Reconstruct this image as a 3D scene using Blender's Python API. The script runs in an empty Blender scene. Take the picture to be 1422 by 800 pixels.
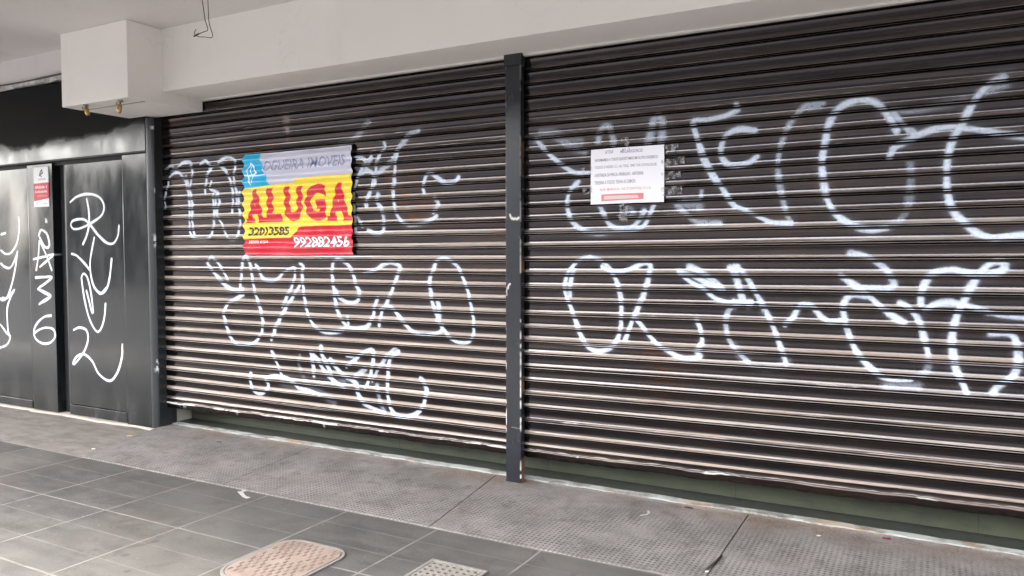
import bpy, bmesh, math, random
import numpy as np
from mathutils import Matrix, Vector

# ------------------------------------------------------------------ camera, light, exposure
scene = bpy.context.scene
C = scene.collection
cam_d = bpy.data.cameras.new('camera')
cam = bpy.data.objects.new('camera', cam_d)
C.objects.link(cam)
cam_d.sensor_width = 36.0
cam_d.lens = 1079.45 / 1422 * 36.0
cam_d.clip_start = 0.05
cam_d.clip_end = 1500
_r = (0.877139, 0.480234, -0.001413)
_d = (0.019286, -0.038166, -0.999085)
_f = (-0.479849, 0.876310, -0.042739)
cam.matrix_world = Matrix(((_r[0], -_d[0], -_f[0], 0), (_r[1], -_d[1], -_f[1], 0),
                           (_r[2], -_d[2], -_f[2], 1.5), (0, 0, 0, 1)))
scene.camera = cam

SUN_EL, SUN_AZ = math.radians(48), math.radians(238)      # 180 = straight from the street (-Y), 270 = from -X
world = bpy.data.worlds.new('World')
scene.world = world
world.use_nodes = True
wn, wl = world.node_tree.nodes, world.node_tree.links
wn.clear()
sky = wn.new('ShaderNodeTexSky')
sky.sky_type = 'NISHITA'
sky.sun_disc = False
sky.sun_elevation = SUN_EL
sky.sun_rotation = SUN_AZ
sky.air_density = 1.0
sky.dust_density = 4.0
sky.ozone_density = 1.0
hsv = wn.new('ShaderNodeHueSaturation')
hsv.inputs['Saturation'].default_value = 0.32
bg = wn.new('ShaderNodeBackground')
bg.inputs['Strength'].default_value = 0.15
wo = wn.new('ShaderNodeOutputWorld')
wl.new(sky.outputs[0], hsv.inputs['Color'])
wl.new(hsv.outputs[0], bg.inputs['Color'])
wl.new(bg.outputs[0], wo.inputs['Surface'])

sun_d = bpy.data.lights.new('sun', 'SUN')
sun_d.energy = .5
sun_d.angle = math.radians(18)
sun_d.color = (1.0, 0.955, 0.89)
sun = bpy.data.objects.new('sun', sun_d)
C.objects.link(sun)
_sd = Vector((math.sin(SUN_AZ) * math.cos(SUN_EL), math.cos(SUN_AZ) * math.cos(SUN_EL), math.sin(SUN_EL)))
sun.rotation_euler = _sd.to_track_quat('Z', 'Y').to_euler()
sun.location = (0, -10, 20)

scene.view_settings.view_transform = 'Standard'
scene.view_settings.look = 'None'
scene.view_settings.gamma = 1.0
scene.view_settings.use_curve_mapping = False
scene.view_settings.exposure = 3.75

rng = np.random.default_rng(7)
random.seed(7)


# ------------------------------------------------------------------ helpers
def thing(name, label, cat, loc=(0, 0, 0), group=None):
    o = bpy.data.objects.new(name, None)
    C.objects.link(o)
    o.location = loc
    o.empty_display_size = 0.1
    o['label'] = label
    o['category'] = cat
    if group:
        o['group'] = group
    return o


def tag(o, label, cat, group=None):
    o['label'] = label
    o['category'] = cat
    if group:
        o['group'] = group
    return o


def struct(o, label, cat):
    o['kind'] = 'structure'
    o['label'] = label
    o['category'] = cat
    return o


def link_mesh(name, me, mat, parent=None, smooth=False):
    o = bpy.data.objects.new(name, me)
    C.objects.link(o)
    if mat:
        me.materials.append(mat)
    if parent:
        o.parent = parent
        o.matrix_parent_inverse = Matrix.Translation(-Vector(parent.location))
    if smooth:
        me.polygons.foreach_set('use_smooth', np.ones(len(me.polygons), dtype=bool))
    return o


class MB:
    """collects shapes into one mesh object (world coordinates)"""
    def __init__(self):
        self.bm = bmesh.new()

    def box(self, x0, x1, y0, y1, z0, z1, bevel=0.0):
        r = bmesh.ops.create_cube(self.bm, size=1.0)
        vs = r['verts']
        for v in vs:
            v.co = Vector(((x0 + x1) / 2 + v.co.x * (x1 - x0), (y0 + y1) / 2 + v.co.y * (y1 - y0),
                           (z0 + z1) / 2 + v.co.z * (z1 - z0)))
        if bevel:
            es = list({e for v in vs for e in v.link_edges})
            bmesh.ops.bevel(self.bm, geom=es, offset=bevel, segments=2, profile=0.6, affect='EDGES')
        return self

    def quad(self, *pts):
        self.bm.faces.new([self.bm.verts.new(p) for p in pts])
        return self

    def prism(self, outline, depth_vec):
        """closed prism from a planar outline"""
        d = Vector(depth_vec)
        a = [self.bm.verts.new(p) for p in outline]
        b = [self.bm.verts.new(Vector(p) + d) for p in outline]
        n = len(a)
        self.bm.faces.new(a)
        self.bm.faces.new(b[::-1])
        for i in range(n):
            self.bm.faces.new((a[i], b[i], b[(i + 1) % n], a[(i + 1) % n]))
        return self

    def tube(self, pts, r, seg=8, cap=True):
        pts = [Vector(p) for p in pts]
        rad = r if hasattr(r, '__len__') else [r] * len(pts)
        rings = []
        up = Vector((0.13, 0.21, 0.97)).normalized()
        for i, p in enumerate(pts):
            t = (pts[min(i + 1, len(pts) - 1)] - pts[max(i - 1, 0)]).normalized()
            a = t.cross(up)
            if a.length < 1e-3:
                a = t.cross(Vector((1, 0, 0)))
            a.normalize()
            b = t.cross(a).normalized()
            rings.append([self.bm.verts.new(p + rad[i] * (math.cos(2 * math.pi * k / seg) * a + math.sin(2 * math.pi * k / seg) * b))
                          for k in range(seg)])
        for i in range(len(rings) - 1):
            for k in range(seg):
                self.bm.faces.new((rings[i][k], rings[i][(k + 1) % seg], rings[i + 1][(k + 1) % seg], rings[i + 1][k]))
        if cap:
            self.bm.faces.new(rings[0][::-1])
            self.bm.faces.new(rings[-1])
        return self

    def build(self, name, mat, parent=None, smooth=False):
        bmesh.ops.recalc_face_normals(self.bm, faces=self.bm.faces[:])
        me = bpy.data.meshes.new(name)
        self.bm.to_mesh(me)
        self.bm.free()
        return link_mesh(name, me, mat, parent, smooth)


def grid_mesh(name, P, attrs, mat, parent=None, smooth=True, color=None):
    """P: (rows, cols, 3) array -> grid mesh with float point attributes"""
    nr, nc = P.shape[:2]
    me = bpy.data.meshes.new(name)
    n = nr * nc
    me.vertices.add(n)
    me.vertices.foreach_set('co', P.reshape(-1).astype(np.float32))
    idx = np.arange(n).reshape(nr, nc)
    q = np.stack([idx[:-1, :-1], idx[:-1, 1:], idx[1:, 1:], idx[1:, :-1]], -1).reshape(-1, 4)
    nq = len(q)
    me.loops.add(nq * 4)
    me.polygons.add(nq)
    me.loops.foreach_set('vertex_index', q.reshape(-1).astype(np.int32))
    me.polygons.foreach_set('loop_start', np.arange(0, nq * 4, 4, dtype=np.int32))
    me.update(calc_edges=True)
    for k, a in attrs.items():
        at = me.attributes.new(k, 'FLOAT', 'POINT')
        at.data.foreach_set('value', np.clip(a, 0, 1).reshape(-1).astype(np.float32))
    if color is not None:
        at = me.attributes.new('ink', 'FLOAT_COLOR', 'POINT')
        c4 = np.ones((n, 4), np.float32)
        c4[:, :3] = color.reshape(-1, 3)
        at.data.foreach_set('color', c4.reshape(-1))
    return link_mesh(name, me, mat, parent, smooth)


def smooth_noise(n, scale, seed=None):
    """1-D noise along n samples, feature length = scale samples, range about -1..1"""
    k = max(4, int(n / scale) + 4)
    v = rng.uniform(-1, 1, k)
    x = np.linspace(0, k - 3.001, n)
    i = x.astype(int)
    f = x - i
    f = f * f * (3 - 2 * f)
    return v[i] * (1 - f) + v[i + 1] * f


def noise2(shape, sy, sx):
    ky, kx = int(shape[0] / sy) + 3, int(shape[1] / sx) + 3
    v = rng.uniform(0, 1, (ky, kx))
    y = np.linspace(0, ky - 2.001, shape[0])
    x = np.linspace(0, kx - 2.001, shape[1])
    iy, ix = y.astype(int), x.astype(int)
    fy, fx = (y - iy)[:, None], (x - ix)[None, :]
    fy, fx = fy * fy * (3 - 2 * fy), fx * fx * (3 - 2 * fx)
    a = v[iy][:, ix] * (1 - fx) + v[iy][:, ix + 1] * fx
    b = v[iy + 1][:, ix] * (1 - fx) + v[iy + 1][:, ix + 1] * fx
    return a * (1 - fy) + b * fy


def catmull(pts, step=0.012):
    p = np.array(pts, float)
    if len(p) == 2:
        return p
    q = np.vstack([2 * p[0] - p[1], p, 2 * p[-1] - p[-2]])
    out = []
    for i in range(1, len(q) - 2):
        n = max(2, int(np.linalg.norm(q[i + 1] - q[i]) / step))
        t = np.linspace(0, 1, n, endpoint=False)[:, None]
        out.append(0.5 * ((2 * q[i]) + (-q[i - 1] + q[i + 1]) * t + (2 * q[i - 1] - 5 * q[i] + 4 * q[i + 1] - q[i + 2]) * t ** 2
                          + (-q[i - 1] + 3 * q[i] - 3 * q[i + 1] + q[i + 2]) * t ** 3))
    out.append(p[-1:])
    return np.vstack(out)


def spray(X, Z, strokes, base_w, soft):
    """paint amount 0..1 on the grid columns X, rows Z"""
    A = np.zeros((len(Z), len(X)), np.float32)
    zs = Z if Z[0] < Z[-1] else -Z
    for st in strokes:
        w, inten = st[0] * base_w, (st[1] if st[1] > .82 else st[1] ** 1.7)
        pts = catmull(np.array(st[2:], float).reshape(-1, 2) / 1000)
        wob = 1 + 0.22 * smooth_noise(len(pts), 9)
        for k in range(len(pts) - 1):
            a, b = pts[k], pts[k + 1]
            wk = w * wob[k]
            rad = wk * (1 + soft) * (1.9 if soft > .6 else 1.3)
            i0, i1 = np.searchsorted(X, [min(a[0], b[0]) - rad, max(a[0], b[0]) + rad])
            zr = (min(a[1], b[1]) - rad, max(a[1], b[1]) + rad)
            if Z[0] < Z[-1]:
                j0, j1 = np.searchsorted(zs, zr)
            else:
                j0, j1 = np.searchsorted(zs, (-zr[1], -zr[0]))
            if i1 <= i0 or j1 <= j0:
                continue
            gx, gz = X[i0:i1][None, :], Z[j0:j1][:, None]
            d = b - a
            L = max(1e-9, d @ d)
            t = np.clip(((gx - a[0]) * d[0] + (gz - a[1]) * d[1]) / L, 0, 1)
            dist = np.hypot(gx - a[0] - t * d[0], gz - a[1] - t * d[1]) / wk
            v = np.clip((1 + soft - dist) / (2 * soft), 0, 1)
            v = v * v * (3 - 2 * v)
            halo = 0.13 * np.exp(-(dist / 1.9) ** 2) if soft > .4 else 0
            v = np.minimum(1, v + halo) * inten
            A[j0:j1, i0:i1] = np.maximum(A[j0:j1, i0:i1], v)
    return A


def text_tris(txt, bold=0.0, shear=0.0):
    cu = bpy.data.curves.new('tmp_text', 'FONT')
    cu.body = txt
    cu.offset = bold
    cu.shear = shear
    cu.resolution_u = 3
    cu.fill_mode = 'FRONT'
    o = bpy.data.objects.new('tmp_text', cu)
    C.objects.link(o)
    dg = bpy.context.evaluated_depsgraph_get()
    me = bpy.data.meshes.new_from_object(o.evaluated_get(dg))
    me.calc_loop_triangles()
    v = np.array([x.co[:2] for x in me.vertices])
    tr = np.array([t.vertices[:] for t in me.loop_triangles])
    bpy.data.objects.remove(o)
    bpy.data.curves.remove(cu)
    bpy.data.meshes.remove(me)
    lo, hi = v.min(0), v.max(0)
    return (v - lo) / (hi - lo), tr


def raster_tris(img, ox, oz, step, pts, tris, col, alpha=1.0):
    """fill triangles (world X,Z) into img[row, col, 3]; 3x3 supersampled"""
    h, w = img.shape[:2]
    S = 3
    px = (pts[:, 0] - ox) / step
    pz = (pts[:, 1] - oz) / step
    x0, x1 = max(0, int(px.min()) - 1), min(w, int(px.max()) + 3)
    z0, z1 = max(0, int(pz.min()) - 1), min(h, int(pz.max()) + 3)
    if x1 <= x0 or z1 <= z0:
        return
    m = np.zeros(((z1 - z0) * S, (x1 - x0) * S), bool)
    P = np.stack([(px - x0 + .5) * S, (pz - z0 + .5) * S], 1)
    for t in tris:
        a, b, c = P[t[0]], P[t[1]], P[t[2]]
        lo = np.floor(np.minimum(np.minimum(a, b), c)).astype(int)
        hi = np.ceil(np.maximum(np.maximum(a, b), c)).astype(int) + 1
        lo = np.maximum(lo, 0)
        hx, hy = min(hi[0], m.shape[1]), min(hi[1], m.shape[0])
        if hx <= lo[0] or hy <= lo[1]:
            continue
        gx = np.arange(lo[0], hx)[None, :] + .5
        gy = np.arange(lo[1], hy)[:, None] + .5
        e = lambda p, q: (q[0] - p[0]) * (gy - p[1]) - (q[1] - p[1]) * (gx - p[0])
        e1, e2, e3 = e(a, b), e(b, c), e(c, a)
        m[lo[1]:hy, lo[0]:hx] |= ((e1 >= 0) & (e2 >= 0) & (e3 >= 0)) | ((e1 <= 0) & (e2 <= 0) & (e3 <= 0))
    cov = m.reshape(z1 - z0, S, x1 - x0, S).mean((1, 3))[..., None] * alpha
    img[z0:z1, x0:x1] = img[z0:z1, x0:x1] * (1 - cov) + np.array(col) * cov


def raster_poly(img, ox, oz, step, poly, col):
    p = np.array(poly, float)
    c = p.mean(0)
    pts = np.vstack([p, c])
    n = len(p)
    raster_tris(img, ox, oz, step, pts, [(i, (i + 1) % n, n) for i in range(n)], col)


def raster_line(img, ox, oz, step, pts, w, col):
    p = np.array(pts, float)
    V, T = [], []
    for a, b in zip(p[:-1], p[1:]):
        d = (b - a) / max(1e-9, np.linalg.norm(b - a))
        nrm = np.array([-d[1], d[0]]) * w / 2
        k = len(V)
        V += [a - d * w / 2 + nrm, a - d * w / 2 - nrm, b + d * w / 2 - nrm, b + d * w / 2 + nrm]
        T += [(k, k + 1, k + 2), (k, k + 2, k + 3)]
    raster_tris(img, ox, oz, step, np.array(V), T, col)


def raster_text(img, ox, oz, step, txt, x0, x1, z0, z1, col, bold=0.0, shear=0.0, alpha=1.0, slope=0.0):
    v, tr = text_tris(txt, bold, shear)
    P = np.stack([x0 + v[:, 0] * (x1 - x0), z0 + v[:, 1] * (z1 - z0) + slope * v[:, 0]], 1)
    raster_tris(img, ox, oz, step, P, tr, col, alpha)


def raster_dashes(img, ox, oz, step, x0, x1, z0, z1, col, seed=0):
    """a line of print too small to read"""
    rr_ = random.Random(seed)
    h, x = z1 - z0, x0
    while x < x1 - h * .3:
        w = h * rr_.uniform(.35, .8)
        if rr_.random() > .14:
            za = z0 + h * rr_.choice((0, 0, .15))
            zb = z1 - h * rr_.choice((0, 0, .2))
            raster_poly(img, ox, oz, step, [(x, za), (x + w * .75, za), (x + w * .75, zb), (x, zb)], col)
        x += w


# ------------------------------------------------------------------ materials
class NT:
    def __init__(self, name):
        self.m = bpy.data.materials.new(name)
        self.m.use_nodes = True
        self.n = self.m.node_tree.nodes
        self.l = self.m.node_tree.links
        self.b = self.n['Principled BSDF']
        self.co = self.n.new('ShaderNodeTexCoord').outputs['Object']

    def put(self, sock, v):
        if isinstance(v, bpy.types.NodeSocket):
            self.l.new(v, sock)
        elif isinstance(v, tuple) and len(v) == 3 and sock.type == 'RGBA':
            sock.default_value = (*v, 1)
        else:
            sock.default_value = v

    def set(self, **kw):
        for k, v in kw.items():
            self.put(self.b.inputs[k.replace('_', ' ')], v)
        return self

    def math(self, op, a, b=0.0, clamp=False):
        x = self.n.new('ShaderNodeMath')
        x.operation = op
        x.use_clamp = clamp
        self.put(x.inputs[0], a)
        self.put(x.inputs[1], b)
        return x.outputs[0]

    def mapping(self, scale=(1, 1, 1), loc=(0, 0, 0), rot=(0, 0, 0)):
        x = self.n.new('ShaderNodeMapping')
        x.inputs['Scale'].default_value = scale
        x.inputs['Location'].default_value = loc
        x.inputs['Rotation'].default_value = rot
        self.l.new(self.co, x.inputs['Vector'])
        return x.outputs[0]

    def noise(self, scale, detail=4, rough=.55, vec=None, dist=0.0):
        x = self.n.new('ShaderNodeTexNoise')
        x.inputs['Scale'].default_value = scale
        x.inputs['Detail'].default_value = detail
        x.inputs['Roughness'].default_value = rough
        x.inputs['Distortion'].default_value = dist
        self.l.new(vec or self.co, x.inputs['Vector'])
        return x.outputs['Fac']

    def ramp(self, f, lo, hi):
        x = self.n.new('ShaderNodeMapRange')
        x.interpolation_type = 'SMOOTHSTEP'
        self.put(x.inputs['Value'], f)
        x.inputs['From Min'].default_value = lo
        x.inputs['From Max'].default_value = hi
        return x.outputs[0]

    def lerp(self, f, a, b):
        x = self.n.new('ShaderNodeMapRange')
        self.put(x.inputs['Value'], f)
        self.put(x.inputs['To Min'], a)
        self.put(x.inputs['To Max'], b)
        return x.outputs[0]

    def mix(self, f, a, b):
        x = self.n.new('ShaderNodeMix')
        x.data_type = 'RGBA'
        self.put(x.inputs[0], f)
        self.put(x.inputs[6], a)
        self.put(x.inputs[7], b)
        return x.outputs[2]

    def attr(self, name):
        x = self.n.new('ShaderNodeAttribute')
        x.attribute_name = name
        return x

    def bump(self, h, strength=.3, dist=.01):
        x = self.n.new('ShaderNodeBump')
        x.inputs['Strength'].default_value = strength
        x.inputs['Distance'].default_value = dist
        self.put(x.inputs['Height'], h)
        self.l.new(x.outputs[0], self.b.inputs['Normal'])
        return self

    def sep(self, vec=None):
        x = self.n.new('ShaderNodeSeparateXYZ')
        self.l.new(vec or self.co, x.inputs[0])
        return x.outputs


def plain(name, col, rough=.6, metal=0.0, vary=.15, scale=6.0, bump=0.0):
    t = NT(name)
    n = t.noise(scale, 6)
    c = t.mix(n, tuple(x * (1 - vary) for x in col), tuple(min(1, x * (1 + vary)) for x in col))
    t.set(Base_Color=c, Roughness=t.lerp(t.noise(scale * 3, 3), max(0, rough - .08), min(1, rough + .08)), Metallic=metal)
    if bump:
        t.bump(t.noise(scale * 12, 4), bump, .004)
    return t.m


def mat_shutter():
    t = NT('shutter_paint')
    st = t.noise(2.2, 5, vec=t.mapping((.6, 1, 14)))
    fine = t.noise(30, 3, vec=t.mapping((.25, 1, 3)))
    base = t.mix(t.ramp(st, .35, .7), (.050, .045, .049), (.074, .060, .056))
    wr = t.math('MULTIPLY', t.attr('lip_glint').outputs['Fac'], t.lerp(t.ramp(st, .2, .8), .45, 1.0))  # slat lips lighter: their highlight is put into the base colour
    base = t.mix(wr, base, (.135, .125, .127))
    rusty = t.math('MULTIPLY', t.ramp(t.noise(1.3, 6, .65), .56, .68), t.ramp(fine, .4, .65))
    base = t.mix(t.math('MULTIPLY', rusty, .75), base, (.13, .060, .034))
    dust = t.math('MULTIPLY', t.attr('dust').outputs['Fac'], t.lerp(t.ramp(st, .25, .75), .55, 1.0))
    dust = t.math('MULTIPLY', dust, t.lerp(t.ramp(fine, .3, .7), .7, 1.0), True)
    dcol = t.mix(t.ramp(t.noise(1.7, 4, vec=t.mapping((.5, 1, 8))), .3, .7), (.335, .25, .19), (.40, .335, .275))
    col = t.mix(dust, base, dcol)
    bare = t.attr('bare').outputs['Fac']
    col = t.mix(bare, col, t.mix(t.noise(60, 3), (.40, .385, .35), (.60, .58, .545)))
    paint = t.attr('spray').outputs['Fac']
    brk = t.lerp(t.ramp(t.noise(55, 4), .28, .55), .72, 1.0)
    paint = t.math('MULTIPLY', paint, brk, True)
    col = t.mix(paint, col, (.60, .67, .79))
    rough = t.lerp(dust, t.lerp(fine, .09, .18), .8)
    metal = t.math('MULTIPLY', t.lerp(dust, .97, 0.0), t.lerp(paint, 1.0, 0.0))
    metal = t.math('MULTIPLY', metal, t.lerp(bare, 1.0, 0.0))
    rough = t.lerp(paint, rough, .55)
    t.set(Base_Color=col, Roughness=rough, Metallic=metal)
    t.b.inputs['Specular IOR Level'].default_value = .6
    t.bump(t.noise(140, 4), .10, .002)
    return t.m


def mat_door():
    t = NT('black_gloss_paint')
    n = t.noise(2.5, 6, .6)
    sm = t.noise(5, 5, .6, vec=t.mapping((1, 1, .35)))
    col = t.mix(n, (.004, .0045, .005), (.010, .0115, .0125))
    scuff = t.ramp(t.noise(9, 7, .7, vec=t.mapping((1, 1, .6))), .64, .74)
    col = t.mix(t.math('MULTIPLY', scuff, .25), col, (.14, .14, .14))
    low = t.ramp(t.sep()[2], .55, .0)
    col = t.mix(t.math('MULTIPLY', t.math('MULTIPLY', low, t.ramp(sm, .35, .7)), .13), col, (.2, .19, .17))
    bare = t.attr('bare').outputs['Fac']
    col = t.mix(bare, col, (.6, .6, .58))
    col = t.mix(t.attr('spray').outputs['Fac'], col, (.78, .80, .84))
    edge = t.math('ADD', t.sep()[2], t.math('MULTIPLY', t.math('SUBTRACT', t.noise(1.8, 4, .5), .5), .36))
    dark_refl = t.ramp(edge, 2.545, 2.605)  # upper fascia: dark canopy reflection put into colour and gloss
    col = t.mix(dark_refl, col, (.003, .003, .0034))
    ro = t.lerp(t.attr('spray').outputs['Fac'], t.lerp(t.ramp(sm, .3, .7), .10, .20), .5)
    t.set(Base_Color=col, Roughness=t.lerp(dark_refl, ro, .6))
    t.put(t.b.inputs['Specular IOR Level'], t.lerp(dark_refl, .5, .10))
    t.b.inputs['IOR'].default_value = 1.45
    h = t.math('ADD', t.noise(1.8, 2), t.math('MULTIPLY', t.noise(160, 3), .008))
    t.bump(h, .10, .02)
    return t.m


def mat_ink(name, rough, wr=0.0):
    t = NT(name)
    c = t.attr('ink').outputs['Color']
    c = t.mix(t.lerp(t.noise(7, 4), 0, .16), c, (.72, .70, .70))
    t.set(Base_Color=c, Roughness=rough)
    if wr:
        h = t.noise(9, 5, .6, vec=t.mapping((1.2, 1, .6), rot=(0, .5, 0)), dist=1.2)
        t.bump(h, wr, .02)
    return t.m


def mat_plaster(name, col, dirt=.25):
    t = NT(name)
    n = t.noise(1.1, 5, .55)
    f = t.noise(22, 5, .6)
    c = t.mix(n, tuple(x * .93 for x in col), tuple(min(1, x * 1.04) for x in col))
    st = t.ramp(t.noise(2.3, 6, .65, vec=t.mapping((1, 1, .45))), .55, .78)
    c = t.mix(t.math('MULTIPLY', st, dirt), c, tuple(x * y for x, y in zip(col, (.66, .62, .58))))
    cn = t.noise(1.7, 3, .5, dist=.5)
    crack = t.math('MULTIPLY', t.ramp(t.math('ABSOLUTE', t.math('SUBTRACT', cn, .5)), .0035, .0012), t.ramp(t.noise(1.3, 2), .55, .62))
    c = t.mix(t.math('MULTIPLY', crack, .16), c, tuple(x * .5 for x in col))
    patch = t.ramp(t.noise(.8, 3, .5, vec=t.mapping((1, 1, 1.6))), .55, .58)
    c = t.mix(t.math('MULTIPLY', patch, .10), c, (.86, .85, .84))
    t.set(Base_Color=c, Roughness=.75)
    t.bump(f, .12, .004)
    return t.m


def mat_pavement():
    t = NT('slate_pavement')
    x, y, z = t.sep()
    def dist_line(v, off, sp, hw):
        f = t.math('FRACT', t.math('ADD', t.math('DIVIDE', t.math('SUBTRACT', v, off), sp), 500.5))
        d = t.math('MULTIPLY', t.math('ABSOLUTE', t.math('SUBTRACT', f, .5)), sp)
        return t.ramp(d, hw * 1.25, hw * .55)
    wob = t.math('MULTIPLY', t.math('SUBTRACT', t.noise(5, 3), .5), .008)
    xw, yw = t.math('ADD', x, wob), t.math('ADD', y, wob)
    gx = dist_line(xw, -1.738, .635, .0065)
    gy = dist_line(yw, 2.815, .705, .007)
    gt = t.math('MULTIPLY', dist_line(yw, 2.815, .235, .0045), .42)
    g = t.math('MAXIMUM', t.math('MAXIMUM', gx, gy), gt)
    g = t.math('MULTIPLY', g, t.lerp(t.ramp(t.noise(6, 5), .3, .6), .35, 1.0))
    # each slab its own tone
    cell = t.n.new('ShaderNodeTexWhiteNoise')
    cell.noise_dimensions = '2D'
    cv = t.n.new('ShaderNodeCombineXYZ')
    t.put(cv.inputs[0], t.math('FLOOR', t.math('DIVIDE', t.math('ADD', x, 1.738), .635)))
    t.put(cv.inputs[1], t.math('FLOOR', t.math('DIVIDE', t.math('SUBTRACT', y, 2.815), .705)))
    t.l.new(cv.outputs[0], cell.inputs['Vector'])
    tone = cell.outputs['Value']
    strk = t.noise(3.2, 7, .62, vec=t.mapping((1.0, 2.6, 1), rot=(0, 0, .35)), dist=.6)
    big = t.noise(.7, 4)
    c = t.mix(t.ramp(strk, .3, .72), (0.042, 0.040, 0.038), (0.094, 0.089, 0.081))
    grain = t.noise(60, 5, .7, vec=t.mapping((1, 2.2, 1), rot=(0, 0, .3)))
    c = t.mix(t.math('MULTIPLY', t.ramp(grain, .52, .68), .4), c, (0.180, 0.169, 0.151))
    c = t.mix(t.math('MULTIPLY', t.ramp(grain, .46, .32), .5), c, (0.040, 0.038, 0.036))
    c = t.mix(t.lerp(tone, 0, .35), c, (0.061, 0.063, 0.063))
    c = t.mix(t.math('MULTIPLY', t.ramp(big, .4, .75), .45), c, (0.173, 0.155, 0.133))
    spots = t.ramp(t.noise(26, 3, .5), .70, .76)
    c = t.mix(t.math('MULTIPLY', spots, .5), c, (0.274, 0.259, 0.238))
    gum = t.n.new('ShaderNodeTexVoronoi')
    gum.inputs['Scale'].default_value = 5.5
    t.l.new(t.co, gum.inputs['Vector'])
    gm = t.math('MULTIPLY', t.ramp(gum.outputs['Distance'], .14, .09), t.ramp(t.noise(1.9, 2), .50, .56))
    c = t.mix(t.math('MULTIPLY', gm, .5), c, (0.040, 0.036, 0.034))
    brown = t.math('MULTIPLY', t.ramp(t.noise(1.6, 8, .7, dist=.8), .50, .68), t.lerp(t.ramp(t.noise(30, 4), .35, .65), .35, .8))
    c = t.mix(brown, c, (0.083, 0.066, 0.054))
    blot = t.math('MULTIPLY', t.ramp(t.noise(3.1, 7, .7, dist=.5), .52, .66), .55)
    c = t.mix(blot, c, (.045, .040, .036))
    c = t.mix(t.math('MULTIPLY', g, .75), c, (0.223, 0.209, 0.187))
    # old concrete in front of the metal doors
    conc = t.math('MULTIPLY', t.ramp(t.math('ADD', y, t.math('MULTIPLY', t.math('SUBTRACT', t.noise(4, 4), .5), .05)), 3.475, 3.495), 1.0)
    cc = t.mix(t.ramp(t.noise(4.5, 7, .65, vec=t.mapping((1, 2, 1))), .3, .7), (0.144, 0.126, 0.112), (0.245, 0.216, 0.191))
    c = t.mix(conc, c, cc)
    edge = t.ramp(t.math('ABSOLUTE', t.math('SUBTRACT', yw, 3.482)), .012, .004)
    c = t.mix(t.math('MULTIPLY', edge, .7), c, (0.288, 0.259, 0.230))
    road = t.ramp(y, -1.005, -1.0)
    t.set(Base_Color=c, Roughness=t.lerp(strk, .55, .85))
    h = t.math('SUBTRACT', t.math('MULTIPLY', t.noise(45, 5, .6), .4), t.math('MULTIPLY', g, .5))
    t.bump(h, .35, .006)
    return t.m


def mat_ramp():
    t = NT('chequered_cement')
    x, y, z = t.sep()
    k = 2 * math.pi / .038
    a = t.math('SINE', t.math('MULTIPLY', t.math('ADD', x, y), k * .72))
    b = t.math('SINE', t.math('MULTIPLY', t.math('SUBTRACT', x, y), k * .72))
    pit = t.math('MULTIPLY', a, b)
    pit = t.ramp(pit, .05, .6)
    worn = t.ramp(t.noise(2.4, 6, .65), .30, .55)
    worn = t.math('MULTIPLY', worn, t.ramp(y, 4.42, 4.05))
    pitm = t.math('MULTIPLY', pit, worn)
    n = t.noise(3, 7, .65)
    c = t.mix(t.ramp(n, .28, .72), (0.140, 0.126, 0.115), (0.252, 0.231, 0.213))
    c = t.mix(t.math('MULTIPLY', t.ramp(t.noise(1.3, 5), .5, .72), .6), c, (0.238, 0.189, 0.154))
    c = t.mix(t.math('MULTIPLY', t.ramp(t.noise(7, 7, .72), .50, .66), .6), c, (.09, .072, .06))
    rust = t.math('MULTIPLY', t.ramp(y, 4.15, 4.46), t.ramp(t.noise(2.2, 5), .38, .62))
    c = t.mix(t.math('MULTIPLY', rust, .55), c, (0.140, 0.073, 0.041))
    grit = t.noise(95, 4, .7)
    c = t.mix(t.math('MULTIPLY', t.ramp(grit, .52, .66), .55), c, (0.280, 0.259, 0.238))
    c = t.mix(t.math('MULTIPLY', t.ramp(grit, .46, .34), .6), c, (0.059, 0.052, 0.048))
    light = t.ramp(t.noise(5, 6, .7), .62, .74)
    c = t.mix(t.math('MULTIPLY', light, .5), c, (0.294, 0.266, 0.245))
    c = t.mix(t.math('MULTIPLY', pitm, t.lerp(t.ramp(t.noise(9, 4), .3, .7), .45, .95)), c, (0.052, 0.050, 0.049))
    t.set(Base_Color=c, Roughness=.85)
    h = t.math('SUBTRACT', t.math('MULTIPLY', t.noise(60, 5), .4), pitm)
    t.bump(h, .5, .006)
    return t.m


M_SHUT = mat_shutter()
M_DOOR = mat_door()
M_POST = None
M_BEAM = mat_plaster('beam_paint', (.83, .785, .75), .22)
M_CEIL = mat_plaster('ceiling_paint', (.68, .645, .63), .28)
M_PAVE = mat_pavement()
M_RAMP = mat_ramp()
M_BLACK = plain('black_steel', (.018, .018, .02), .4)
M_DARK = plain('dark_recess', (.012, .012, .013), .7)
M_BRASS = plain('tarnished_brass', (.55, .38, .14), .35, .9)
M_GREY = plain('grey_metal', (.32, .31, .30), .45, .6)
M_WIRE = plain('wire_plastic', (.06, .045, .04), .5)


def mat_post():
    t = NT('grey_post_paint')
    n = t.noise(5, 6, .6, vec=t.mapping((1, 1, .5)))
    c = t.mix(n, (.010, .011, .014), (.020, .021, .026))
    c = t.mix(t.math('MULTIPLY', t.ramp(t.noise(14, 5), .6, .72), .3), c, (.02, .02, .024))
    c = t.mix(t.attr('bare').outputs['Fac'], c, t.mix(t.noise(80, 3), (.55, .50, .42), (.8, .78, .74)))
    c = t.mix(t.attr('rust').outputs['Fac'], c, (.20, .09, .035))
    t.set(Base_Color=c, Roughness=t.lerp(n, .20, .32))
    t.b.inputs['IOR'].default_value = 1.5
    t.bump(t.noise(90, 4), .12, .003)
    return t.m


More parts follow.
